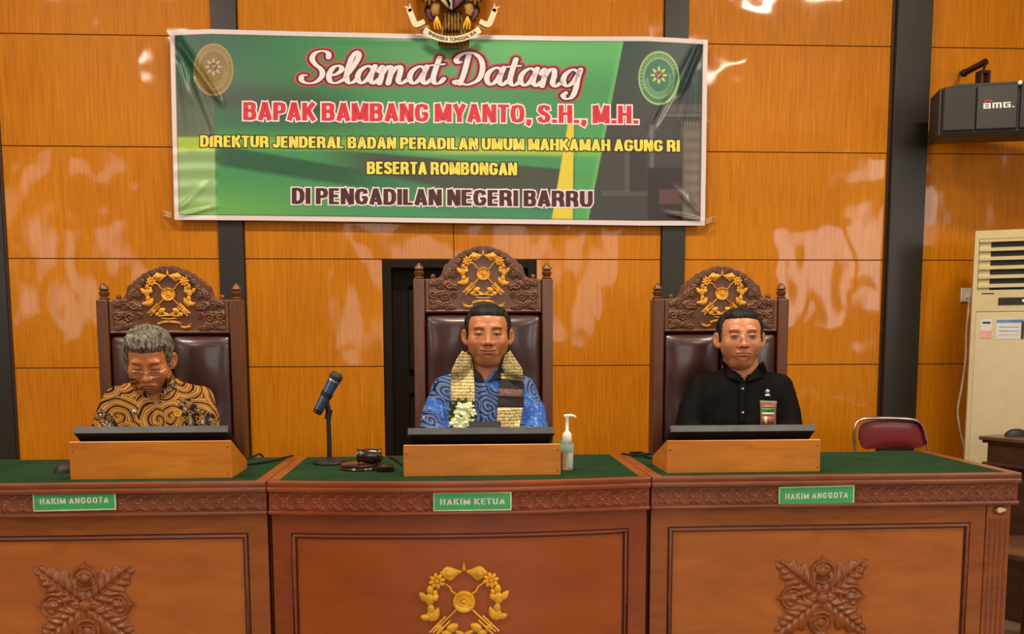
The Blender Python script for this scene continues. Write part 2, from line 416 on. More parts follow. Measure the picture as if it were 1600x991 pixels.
for k, (a, b) in enumerate((T1, T2, T3, T4)):
    o = struct('trim_%d' % (k+1), ((a+b)/2, WALLY, 0)); d = 0.02 if k != 3 else 0.05
    MB().box(a, b, WALLY-d, WALLY+0.012, 0, RZ).build('cover_strip', M['black'], o, bevel=0.002)
    if k in (0, 3):
        MB().box(a-0.012, a, WALLY-0.012, WALLY+0.012, 0, RZ).box(b, b+0.012, WALLY-0.012, WALLY+0.012, 0, RZ).build('edge_lipping', M['blackedge'], o)
d1 = struct('door_1', ((DX[0]+DX[1])/2, WALLY, 0))
x0, x1 = DX
MB().box(x0, x0+0.045, WALLY+0.0, WALLY+0.2, 0, DZ).box(x1-0.045, x1, WALLY+0.0, WALLY+0.2, 0, DZ).box(x0+0.045, x1-0.045, WALLY, WALLY+0.2, DZ-0.045, DZ).build('door_frame', M['door'], d1, bevel=0.003)
MB().box(x0+0.045, x1-0.045, WALLY+0.12, WALLY+0.16, 0.005, DZ-0.045).build('door_leaf', M['door'], d1)
for (za, zb) in ((0.15, 0.95), (1.05, DZ-0.13)):
    mb = MB(); a, b = x0+0.13, x1-0.13; Yf = WALLY+0.12
    mb.box(a, b, Yf-0.012, Yf, za, za+0.03).box(a, b, Yf-0.012, Yf, zb-0.03, zb).box(a, a+0.03, Yf-0.012, Yf, za, zb).box(b-0.03, b, Yf-0.012, Yf, za, zb)
    mb.build('moulding', M['door'], d1, bevel=0.004)
for nm, xa, xb in (('baseboard_left', RX0, RX0+0.015), ('baseboard_right', RX1-0.015, RX1)):
    tag(MB().box(xa, xb, RY0, WALLY, 0, 0.1).build(nm, M['desk']), kind='structure')

# ------------------------------------------------------------------ the bench: three sections
YF, YB = 3.10, 3.75
ZT = (W(411, 749, YF).z + W(1020, 746, YF).z + W(1590, 742.5, YF).z)/3
SX = [W(416, 749, YF).x, W(1018, 746, YF).x]; BW = SX[1]-SX[0]; XR = W(1597, 743, YF).x
print('ZT', ZT, 'SX', SX, 'XR', XR, 'wall rows', rows)
def relief(h, x0, x1, z0, z1, res, Y, mat_, name, parent, bow=None, mask=None):
    nx, nz = int((x1-x0)/res)+1, int((z1-z0)/res)+1
    X, Z = np.meshgrid(np.linspace(x0, x1, nx), np.linspace(z0, z1, nz))
    H = h(X, Z); Yv = Y-H
    if bow is not None: Yv = Yv+bow(X)
    P = np.stack([X, Yv, Z], -1)
    return gridmesh(name, P, mat_, parent, mask=None if mask is None else mask(X, Z))
def hleaf(X, Z, cx, cz, ang, L, Wd, amp, lobes=5, veins=True):
    ca, sa = math.cos(ang), math.sin(ang)
    u = (X-cx)*ca+(Z-cz)*sa; v = -(X-cx)*sa+(Z-cz)*ca
    t = np.clip(u/L, 0, 1); inn = (u > 0) & (u < L)
    w = Wd*np.sin(PI*t**0.75)*(1+0.16*np.sin(2*PI*lobes*(t-0.1*np.abs(v)/Wd)))+1e-6
    q = np.clip(1-(v/w)**2, 0, 1)
    h = amp*q**0.6*(0.55+0.45*np.sin(PI*t**0.6))
    if veins:
        h = h*(1-0.28*(0.5+0.5*np.cos(2*PI*(lobes*1.6*t-1.4*np.abs(v)/Wd))))
        h = h-0.4*amp*np.exp(-(v/(0.12*Wd))**2)*(q > 0)
    return np.where(inn & (q > 0), np.maximum(h, 0), 0)
def hscroll(X, Z, cx, cz, R, turns, d, amp, ph=0):
    dx, dz = X-cx, Z-cz; r = np.hypot(dx, dz)/R; th = np.arctan2(dz, dx)*d
    h = amp*(0.35+0.65*(0.5+0.5*np.cos(2*PI*turns*r-th+ph)))*np.clip((1-r)*6, 0, 1)
    return np.where(r < 1, h, 0)
def hpetal(X, Z, cx, cz, ang, R, amp):
    ca, sa = math.cos(ang), math.sin(ang)
    u = (X-cx)*ca+(Z-cz)*sa; v = -(X-cx)*sa+(Z-cz)*ca
    r = np.hypot(u, v)/R; tip = (u > 0)*np.clip(1-(np.abs(v)/(0.75*R))**0.9-np.maximum(u-0.25*R, 0)/(1.05*R), 0, 1)
    h = amp*(0.4+0.6*(0.5+0.5*np.cos(2*PI*2.6*r)))*np.clip((1-r)*5, 0, 1)
    h = np.where(r < 0.42, amp*1.25*np.sqrt(np.clip(1-(r/0.42)**2, 0, 1))*(0.9+0.1*np.cos(v/R*16)), h)
    return np.maximum(h*(r < 1), amp*0.9*np.clip(tip*3, 0, 1)*(r < 1.35)*(0.88+0.12*np.cos(v/R*12)))
def flowerH(X, Z):
    H = np.zeros_like(X)
    for k in range(4):
        H = np.maximum(H, hleaf(X, Z, 0, 0, (0.68, PI-0.68, PI+0.68, -0.68)[k], 0.212, 0.054, 0.022, 5))
    for k in range(4):
        a = k*PI/2; d_ = 0.098 if k % 2 == 0 else 0.086; H = np.maximum(H, hpetal(X, Z, d_*math.cos(a), d_*math.sin(a), a, 0.048, 0.018))
    r = np.hypot(X, Z)
    H = np.maximum(H, np.where(r < 0.034, 0.014*(0.7+0.3*np.cos(r*520)), 0))
    H = np.maximum(H, np.where(r < 0.019, 0.016+0.012*np.sqrt(np.clip(1-(r/0.019)**2, 0, 1)), 0))
    return H-0.0015
def friezeH(pitch, amp):
    def f(X, Z):
        k = np.floor(X/pitch); xx = X-(k+0.5)*pitch; s = np.where(k % 2 == 0, 1, -1)
        H = np.zeros_like(X)
        H = np.maximum(H, hscroll(xx, Z, -0.006, 0.004, 0.0165, 1.6, 1, amp))
        H = np.maximum(H, hleaf(xx, Z, -0.014, -0.026, 0.95, 0.05, 0.010, amp, 3))
        H = np.maximum(H, hleaf(xx, Z, 0.026, 0.026, PI+0.75, 0.03, 0.008, amp, 2))
        H = np.maximum(H, hleaf(xx, Z, 0.024, -0.027, PI-0.5, 0.034, 0.007, amp, 2))
        return H-0.0006
    return f

def gold_emblem(mb, cx, cz, s, Y, thick, bow=0.0):
    """court wreath: spike, leaves, two flowers, leaf clusters, disc, rays, arrows.  s = metres per unit (unit = px of the bench emblem)"""
    P = lambda x, z: (cx+x*s, cz+z*s)
    def dm(pts, h, cen=None): mb.dome([P(*p) for p in pts], Y, h*thick, P(*cen) if cen else None)
    def ellp(x, z, a, b, rot, n=14, tip=0.0):
        out = []
        for k in range(n):
            q = 2*PI*k/n; u, v = a*math.cos(q), b*math.sin(q)
            if tip and u > 0: v *= (1-tip*u/a)
            out.append((x+u*math.cos(rot)-v*math.sin(rot), z+u*math.sin(rot)+v*math.cos(rot)))
        return out
    dm([(-3.5, 52), (-2, 58), (0, 68), (2, 58), (3.5, 52), (0, 48)], 1.0)
    for sx in (-1, 1):
        dm([(x*sx, z) for x, z in ((2, 50), (12, 53), (19, 56), (26, 58), (33, 54), (36, 46), (30, 38), (22, 33), (16, 37), (11, 42), (4, 47))][::sx], 1.0, (24*sx, 46))
        dm(ellp(24*sx, 46, 7, 6, 0), 1.35)
        for k in range(8):
            q = 2*PI*k/8+0.2; dm(ellp(43*sx+8.3*math.cos(q), 34+8.3*math.sin(q), 5.6, 3.6, q, 10), 1.0)
        dm(ellp(43*sx, 34, 3.6, 3.6, 0), 1.5)
        for (x, z, a, b, r) in ((54, 20, 8, 6, 1.5), (65, 9, 10, 6, 0.9), (46, 7, 7, 5.5, 2.3), (55, 5, 11, 8, 1.6),
                                (53, -11, 8.5, 6.5, 1.5), (62, -25, 8.5, 6, 0.2), (45, -20, 12, 6, 1.9), (53, -23, 10, 8, 1.2)):
            dm(ellp(x*sx, z, a, b, r if sx > 0 else PI-r, 12, 0.3), 1.0+0.15*((x+z) % 2))
        # wavy ray, arrow with three vanes
        ray_ = [P(x*sx, z) for x, z in ((13, 13), (20, 18), (22, 24), (28, 28), (33, 32))]
        mb.tube([(p[0], Y-0.6*thick, p[1]) for p in ray_], 1.5*s, 6)
        mb.tube([(P(12*sx, -12)[0], Y-0.7*thick, P(0, -12)[1]), (P(50*sx, -50)[0], Y-0.7*thick, P(0, -50)[1])], 1.7*s, 6)
        for o_ in (-5, 5):
            a, b = P((26+o_*0.7)*sx, -27+o_*0.7), P((52+o_*0.7)*sx, -53+o_*0.7)
            mb.tube([(a[0], Y-0.6*thick, a[1]), (b[0], Y-0.6*thick, b[1])], 1.9*s, 6)
        dm(ellp(19*sx, -43, 11, 8, 2.6 if sx > 0 else PI-2.6, 14, 0.3), 1.0)
        dm(ellp(28*sx, -52, 9, 6, 2.9 if sx > 0 else PI-2.9, 12, 0.3), 0.9)
        dm(ellp(40*sx, -43, 9, 6, 1.2 if sx > 0 else PI-1.2, 12, 0.3), 0.95); dm(ellp(33*sx, 47, 6, 4.5, 2.4 if sx > 0 else PI-2.4, 12, 0.3), 0.9); dm(ellp(46*sx, 15, 6, 4, 1.9 if sx > 0 else PI-1.9, 12, 0.3), 0.9)
        dm(ellp(7*sx, -52, 9, 4, 0.4 if sx > 0 else PI-0.4, 10), 0.9)
    prof = [(18, 0), (18, .9), (17, 1.25), (15, 1.3), (13.5, 1.0), (8, 0.95), (7, 1.2), (5.5, 1.15), (4.5, .9), (3, 1.4), (0.2, 1.6)]
    mb.lathe([(r*s, -h*thick) for r, h in prof], (cx, Y, cz), 28, 'y')
    return mb

def text_mesh(body, px, py, cap, width, slope=0.0, bold=0.0, depth=0.0):
    """returns verts (in px space, y down) + faces of the built in font"""
    cu = bpy.data.curves.new('t', 'FONT'); cu.body = body; cu.offset = bold; cu.resolution_u = 6
    cu.fill_mode = 'FRONT'
    ob = bpy.data.objects.new('t', cu); C.objects.link(ob)
    dg = bpy.context.evaluated_depsgraph_get(); me = bpy.data.meshes.new_from_object(ob.evaluated_get(dg))
    V = np.array([v.co[:] for v in me.vertices]); Fc = [tuple(p.vertices) for p in me.polygons]
    bpy.data.objects.remove(ob); bpy.data.meshes.remove(me); bpy.data.curves.remove(cu)
    return V, Fc
GB = {
 'A': (.62, [[(.09, 0), (.31, 1)], [(.31, 1), (.53, 0)], [(.18, .25), (.44, .25)]]),
 'B': (.60, [[(.1, 0), (.1, 1)], [(.1, .92), (.34, .92), (.45, .86), (.47, .73), (.43, .60), (.34, .53), (.1, .53)], [(.34, .53), (.46, .46), (.49, .30), (.46, .14), (.34, .08), (.1, .08)]]),
 'D': (.60, [[(.1, 0), (.1, 1)], [(.1, .92), (.28, .92), (.43, .84), (.49, .66), (.49, .34), (.43, .16), (.28, .08), (.1, .08)]]),
 'E': (.50, [[(.1, 0), (.1, 1)], [(.1, .92), (.48, .92)], [(.1, .52), (.44, .52)], [(.1, .08), (.48, .08)]]),
 'G': (.62, [[(.51, .68), (.48, .84), (.31, .92), (.15, .84), (.1, .62), (.1, .38), (.15, .16), (.31, .08), (.46, .15), (.51, .3), (.51, .46)], [(.32, .46), (.58, .46)]]),
 'H': (.60, [[(.1, 0), (.1, 1)], [(.5, 0), (.5, 1)], [(.1, .52), (.5, .52)]]),
 'I': (.20, [[(.1, 0), (.1, 1)]]),
 'J': (.48, [[(.38, 1), (.38, .25), (.32, .12), (.22, .08), (.12, .14), (.08, .32)]]),
 'K': (.60, [[(.1, 0), (.1, 1)], [(.52, 1), (.16, .40)], [(.26, .56), (.54, 0)]]),
 'L': (.47, [[(.1, 0), (.1, 1)], [(.1, .08), (.46, .08)]]),
 'M': (.76, [[(.1, 0), (.1, 1)], [(.66, 0), (.66, 1)], [(.13, 1), (.36, .08)], [(.63, 1), (.40, .08)]]),
 'N': (.62, [[(.1, 0), (.1, 1)], [(.52, 0), (.52, 1)], [(.12, 1), (.50, 0)]]),
 'O': (.62, [[(.31, .92), (.15, .84), (.1, .62), (.1, .38), (.15, .16), (.31, .08), (.47, .16), (.52, .38), (.52, .62), (.47, .84), (.31, .92)]]),
 'P': (.56, [[(.1, 0), (.1, 1)], [(.1, .92), (.32, .92), (.44, .85), (.47, .70), (.44, .53), (.32, .46), (.1, .46)]]),
 'R': (.61, [[(.1, 0), (.1, 1)], [(.1, .92), (.34, .92), (.46, .85), (.48, .71), (.45, .56), (.34, .49), (.1, .49)], [(.33, .49), (.47, .36), (.50, 0)]]),
 'S': (.56, [[(.47, .70), (.44, .85), (.28, .92), (.13, .85), (.1, .70), (.18, .58), (.38, .47), (.47, .34), (.44, .16), (.28, .08), (.12, .15), (.08, .31)]]),
 'T': (.52, [[(0, .92), (.52, .92)], [(.26, .92), (.26, 0)]]),
 'U': (.60, [[(.1, 1), (.1, .30), (.16, .13), (.3, .08), (.44, .13), (.5, .30), (.5, 1)]]),
 'Y': (.58, [[(.07, 1), (.29, .42)], [(.51, 1), (.29, .42)], [(.29, .5), (.29, 0)]]),
 '.': (.25, [[(.13, 0), (.13, .19)]]), ',': (.25, [[(.14, .19), (.14, 0), (.07, -.15)]]),
}
def block_text(body, x0, x1, ytop, ybase, slope, stem=0.1, bar=0.08, extra=0.0, gap=0.085, space=0.22):
    """heavy condensed capitals built from strokes -> 2D verts (y down) and faces"""
    adv = 0; items = []
    for ch in body:
        if ch == ' ': adv += space; continue
        w_, st = GB[ch]; items.append((adv, st)); adv += w_+gap
    k = (x1-x0)/(adv-gap); h = ybase-ytop; ax = extra/abs(k); ay = extra/abs(h); v = []; f = []
    for a, st in items:
        for s_ in st:
            q0 = []
            for a_, b_ in zip(s_[:-1], s_[1:]):
                nn_ = max(1, int(math.hypot(b_[0]-a_[0], b_[1]-a_[1])/0.14))
                q0 += [(a_[0]+(b_[0]-a_[0])*i/nn_, a_[1]+(b_[1]-a_[1])*i/nn_) for i in range(nn_)]
            s_ = q0+[s_[-1]]
            p = np.array(s_, float)*[k, h]; n_ = len(p); closed = n_ > 3 and np.allclose(p[0], p[-1])
            sd = [(p[i+1]-p[i])/np.hypot(*(p[i+1]-p[i])) for i in range(n_-1)]
            L_, R_ = [], []
            for i in range(n_):
                d0, d1 = sd[max(i-1, 0)], sd[min(i, n_-2)]
                if closed and i in (0, n_-1): d0, d1 = sd[-1], sd[0]
                m_ = d0+d1; m_ /= np.hypot(*m_); c_ = max(0.5, m_ @ d1)
                vert = (abs(m_[1]))**1.0; hw_ = (stem*k*vert+bar*h*(1-vert)); hw_ = (hw_+extra)/c_
                q = p[i].copy()
                if not closed and i == 0: q = q-sd[0]*extra
                if not closed and i == n_-1: q = q+sd[-1]*extra
                nn = np.array([-m_[1], m_[0]]); L_.append(q+nn*hw_); R_.append(q-nn*hw_)
            o = len(v)
            for l_, r_ in zip(L_, R_):
                for q in (l_, r_):
                    X = x0+a*k+q[0]; v.append((X, ybase-q[1]+(X-x0)*slope))
            f += [(o+2*i, o+2*i+1, o+2*i+3, o+2*i+2) for i in range(n_-1)]
    return np.array(v), f
def text_fit(body, x0, x1, ytop, ybase, slope, bold, outline):
    """fill and outline layers, both fitted from the fill's own box"""
    V, Fc = text_mesh(body, 0, 0, 0, 0, bold=bold)
    mn, mx = V.min(0), V.max(0)
    capV, _ = text_mesh('H', 0, 0, 0, 0, bold=bold); c0, c1 = capV[:, 1].min(), capV[:, 1].max()
    sx = (x1-x0)/(mx[0]-mn[0]); sy = (ybase-ytop)/(c1-c0)
    V2, F2 = text_mesh(body, 0, 0, 0, 0, bold=bold+outline)
    def mp(A):
        X = x0+(A[:, 0]-mn[0])*sx; Y = ybase-(A[:, 1]-c0)*sy+(X-x0)*slope
        return np.stack([X, Y], -1)
    return mp(V), Fc, mp(V2), F2



def bench_section(name_mat, X0, X1, bowamp, label, fluted=False, emblem=None):
    xc = (X0+X1)/2; hw = (X1-X0)/2; fr = YF+0.02
    t = thing('judge_bench', label, 'bench', (xc, fr+0.3, 0))
    bow = lambda x: -bowamp*max(0, 1-((x-xc)/hw)**2)
    def bend(v):
        k = min(1, max(0, (YF+0.20-v[1])/0.12)); return (v[0], v[1]+bow(v[0])*k, v[2])
    def strip(mb, x0, x1, y0, y1, z0, z1, n=None):
        n = n or (24 if bowamp else 1)
        v = []; f = []
        for i in range(n+1):
            x = x0+(x1-x0)*i/n; v += [(x, y0, z0), (x, y1, z0), (x, y1, z1), (x, y0, z1)]
        for i in range(n):
            for k in range(4):
                k2 = (k+1) % 4; f.append((i*4+k, i*4+k2, (i+1)*4+k2, (i+1)*4+k))
        f += [(3, 2, 1, 0), (n*4, n*4+1, n*4+2, n*4+3)]; mb.add(v, f)
    e = 0.0015; X0 += e; X1 -= e
    body, panelm, railm = (M['bench_mid'], M['bench_panel_mid'], M['bench_mid']) if name_mat == 'mid' else (M['bench'], M['bench_panel'], M['rail'])
    # top board with felt
    mb = MB(); strip(mb, X0, X1, YF, YB, ZT-0.022, ZT); mb.build('top_board', M['border'] if True else body, t, bevel=0, bend=bend)
    mb = MB(); strip(mb, X0+0.035, X1-(0.035 if not fluted else 0.045), YF+0.016, YB-0.02, ZT, ZT+0.0015); mb.build('felt', M['felt'], t, bend=bend)
    # edge mouldings
    for (a, b, yy, mt) in ((ZT-0.016, ZT+0.001, -0.002, railm), (ZT-0.033, ZT-0.018, -0.006, railm)):
        mb = MB(); strip(mb, X0, X1, YF+yy, YF+0.06, a, b); mb.build('edge_moulding', mt, t, bevel=0.003, seg=2, bend=bend, smooth=40)
    zf0, zf1 = ZT-0.093, ZT-0.036
    mb = MB(); strip(mb, X0+0.002, X1-0.002, YF+0.014, YF+0.08, zf0, zf1); mb.build('frieze', railm, t, bend=bend)
    fb = (lambda X: -bowamp*np.clip(1-((X-xc)/hw)**2, 0, 1)) if bowamp else None
    zc = (zf0+zf1)/2; fH = friezeH(0.05, 0.006)
    rl = relief(lambda X, Z: fH(X, Z-zc), X0+0.012, X1-0.012, zf0+0.003, zf1-0.003, 0.0016, YF+0.0140, railm, 'frieze_carving', t, fb)
    mb = MB(); strip(mb, X0, X1, YF+0.002, YF+0.07, zf0-0.013, zf0); mb.build('lower_moulding', railm, t, bevel=0.004, seg=2, bend=bend, smooth=40)
    # framed front
    fy = YF+0.035; zr = zf0-0.012; zp1 = zr-0.063; zp0 = 0.14
    xa, xb = X0+0.006, X1-0.006
    if fluted: xb = X1-0.095
    pa, pb = xa+(0.095 if not fluted else 0.055), xb-(0.095 if not fluted else 0.05)
    if bowamp: pa, pb = xa+0.06, xb-0.06
    if emblem == 'left': pa, pb = xa+0.055, xb-0.06
    for (a, b) in ((zp1, zr), (0.0, zp0)):
        mb = MB(); strip(mb, xa, xb, fy, fy+0.05, a, b); mb.build('rail', body, t, bend=bend)
    for (a, b) in ((xa, pa), (pb, xb)):
        mb = MB(); strip(mb, a, b, fy, fy+0.05, zp0, zp1, 2); mb.build('stile', body, t, bend=bend)
    mb = MB(); strip(mb, pa, pb, fy+0.006, fy+0.03, zp0, zp1); mb.build('front_panel', panelm, t, bend=bend)
    mb = MB(); w_ = 0.019
    for (a, b, c, d) in ((pa, pb, zp1-w_, zp1), (pa, pb, zp0, zp0+w_), (pa, pa+w_, zp0+w_, zp1-w_), (pb-w_, pb, zp0+w_, zp1-w_)): strip(mb, a, b, fy+0.0045, fy+0.012, c, d, 24 if b-a > 0.1 and bowamp else 1)
    mb.build('groove', M['groove'], t, bend=bend)
    mb = MB(); w_ = 0.0085
    for o_ in (0.0045,):
        a0, b0, c0, d0 = pa+o_, pb-o_, zp0+o_, zp1-o_
        for (a, b, c, d) in ((a0, b0, d0-w_, d0), (a0, b0, c0, c0+w_), (a0, a0+w_, c0+w_, d0-w_), (b0-w_, b0, c0+w_, d0-w_)): strip(mb, a, b, fy-0.005, fy+0.012, c, d, 24 if b-a > 0.1 and bowamp else 1)
    mb.build('panel_moulding', railm, t, bevel=0.0025, seg=2, bend=bend, smooth=40)
    # sides, back
    MB().box(X0+0.004, X0+0.024, fy+0.05, YB-0.03, 0, ZT-0.022).build('side_board', body, t)
    MB().box(X1-0.024, X1-0.004, fy+0.05, YB-0.03, 0, ZT-0.022).build('side_board', body, t)
    if fluted:
        mb = MB().box(X1-0.093, X1-0.012, fy-0.006, fy+0.06, 0, zr)
        mb.build('pilaster', body, t, bevel=0.003)
        for k in range(4):
            xx = X1-0.080+k*0.0175; MB().tube([(xx, fy-0.004, 0.06), (xx, fy-0.004, zr-0.05)], 0.0055, 8).build('reed', railm, t, smooth=True)
        mb = MB()
        mb.dome([(X1-0.053+0.022*math.cos(q), zr-0.022+0.015*math.sin(q)*(1+0.2*math.cos(5*q))) for q in np.linspace(0, 2*PI, 16, endpoint=False)], fy-0.006, 0.010)
        mb.build('pilaster_capital', railm, t, smooth=60)
        mb = MB()
        mb.dome([(X1-0.050+0.016*math.cos(q), zr-0.020+0.009*math.sin(q)*(1+0.3*math.cos(3*q))) for q in np.linspace(0, 2*PI, 12, endpoint=False)], fy-0.015, 0.003)
        tag(mb.build('capital_chip', M['cream'], t, smooth=60), 'pale chipped patch on the capital')
    if emblem == 'gold':
        p = W(725, 937, YF); mb = gold_emblem(MB(), p.x, p.z, 1.0/505, fy+bow(p.x)+0.004, 0.011)
        mb.build('gold_wreath', M['gold'], t, smooth=50)
    return t, fy
b1, fy = bench_section('side', SX[0]-BW, SX[0], 0.0, 'left section of the judges\' bench with a carved wooden flower and green felt top', emblem='left')
b2, _ = bench_section('mid', SX[0], SX[1], 0.06, 'middle section of the judges\' bench with the gold wreath on its bowed front', emblem='gold')
b3, _ = bench_section('side', SX[1], XR, 0.0, 'right section of the judges\' bench ending in a fluted corner pilaster', fluted=True)
for b, (px, py) in ((b1, (134, 946)), (b3, (1284, 934))):
    p = W(px, py, fy); o = relief(flowerH, -0.18, 0.18, -0.17, 0.17, 0.0018, 0, M['bench'], 'carved_flower', b)
    o.data.transform(Matrix.Translation(Vector(parent_loc(b)))); o.location = (p.x-b.location.x, fy+0.008-b.location.y, p.z-b.location.z)

# name plates on the frieze
def plate(px0, px1, py0, py1, dy, txt, label, bow=0.0):
    Yp = YF+0.008-bow
    cx, cy = (px0+px1)/2, (py0+py1)/2
    c = W(cx, cy, Yp); t = thing('name_plate', label, 'sign', (c.x, Yp+0.004, c.z))
    a, b = W(px0, py0+dy/2, Yp), W(px1, py1-dy/2, Yp); hw, hh = (b.x-a.x)/2, (a.z-b.z)/2
    sl = -dy/(px1-px0)
    mp = lambda u, v, d: (c.x+u, Yp-d, c.z+v+u*sl)
    def q(u0, u1, v0, v1, d0, d1):
        m_ = MB(); m_.add([mp(u, v, d) for d in (d0, d1) for v in (v0, v1) for u in (u0, u1)], [(0, 2, 3, 1), (4, 5, 7, 6), (0, 1, 5, 4), (2, 6, 7, 3), (0, 4, 6, 2), (1, 3, 7, 5)]); return m_
    q(-hw, hw, -hh, hh, -0.002, 0.002).build('backing', M['plateedge'], t)
    q(-hw+0.004, hw-0.004, -hh+0.0045, hh-0.0045, 0.002, 0.003).build('face', M['plate'], t)
    V, Fc = block_text(txt, -hw*0.83, hw*0.83, -0.0095, 0.0095, 0, 0.075, 0.08, 0.0, 0.13, 0.3)
    v3 = [mp(v[0], -v[1], 0.0036) for v in V]
    MB().add(v3, Fc).build('lettering', M['whitep'], t)
plate(51, 182, 768, 796.5, -1.5, 'HAKIM ANGGOTA', 'green name plate reading HAKIM ANGGOTA on the left bench section')
plate(677, 799.5, 770, 797.5, 0.0, 'HAKIM KETUA', 'green name plate reading HAKIM KETUA on the middle bench section', 0.06)
plate(1217, 1334, 761, 788, -1.5, 'HAKIM ANGGOTA', 'green name plate reading HAKIM ANGGOTA on the right bench section')

# ------------------------------------------------------------------ banner
YBN = WALLY-0.055
def smooth01(a, b, x): t = np.clip((x-a)/(b-a), 0, 1); return t*t*(3-2*t)
def ban_edges():
    top = ([262, 300, 330, 480, 620, 745, 900, 1010, 1060, 1107], [48.5, 46.5, 45.5, 49.5, 52.5, 54.5, 57, 57, 59.5, 62.5])
    bot = ([270, 400, 560, 700, 900, 1000, 1103], [343.5, 344.5, 346.5, 348.5, 351, 352.5, 352.5])
    return top, bot
BT, BB = ban_edges()
def ban_px(u, v):                        # u 0..1, v 0..1 down
    xt = 265.5+u*(1106-265.5); xb = 272.5+u*(1101.5-272.5)
    x = xt+(xb-xt)*v
    yt = np.interp(xt, *BT); yb = np.interp(xb, *BB)
    return x, yt+(yb-yt)*v
def fold(px, py):                        # wrinkle height (metres towards the room)
    h = 0.004*np.sin(px/95.0)*np.sin(py/70.0+px/300.0)
    def crease(x0, y0, x1, y1, w, a):
        L = math.hypot(x1-x0, y1-y0); ux, uy = (x1-x0)/L, (y1-y0)/L
        s = (px-x0)*ux+(py-y0)*uy; d = -(px-x0)*uy+(py-y0)*ux
        return a*np.exp(-(d/w)**2)*smooth01(-8, 12, s)*smooth01(L+25, L-25, s)
    for c in ((272, 55, 338, 150, 5, 0.034), (272, 60, 330, 205, 7, -0.010), (300, 120, 335, 210, 5, 0.012), (280, 90, 300, 230, 6, 0.006),
              (1095, 68, 1065, 145, 4, 0.030), (1090, 70, 1020, 200, 6, -0.012), (1078, 120, 1060, 210, 6, 0.008), (1090, 100, 1075, 330, 7, 0.006),
              (276, 338, 330, 325, 4, 0.012), (276, 330, 320, 290, 5, 0.008), (1098, 345, 1050, 335, 4, 0.010), (1096, 335, 1062, 300, 5, 0.010),
              (500, 62, 700, 66, 5, 0.002), (640, 58, 930, 66, 4, 0.002)):
        h = h+crease(*c)
    h = h+0.0025*np.sin(py/4.2+np.sin(px/40.)*1.2)*smooth01(345, 335, px)*smooth01(215, 240, py)
    return h
def Wv(px, py, Y):
    px = np.asarray(px, float); py = np.asarray(py, float); Y = np.broadcast_to(Y, px.shape)
    d = [AF[i]*F+AR[i]*(px-800)-AU[i]*(py-PCY) for i in range(3)]
    return np.stack([d[0]/d[1]*Y, Y, CZ+d[2]/d[1]*Y], -1)
nu, nv = 841, 301
U, V_ = np.meshgrid(np.linspace(0, 1, nu), np.linspace(0, 1, nv))
BX, BY = ban_px(U, V_)
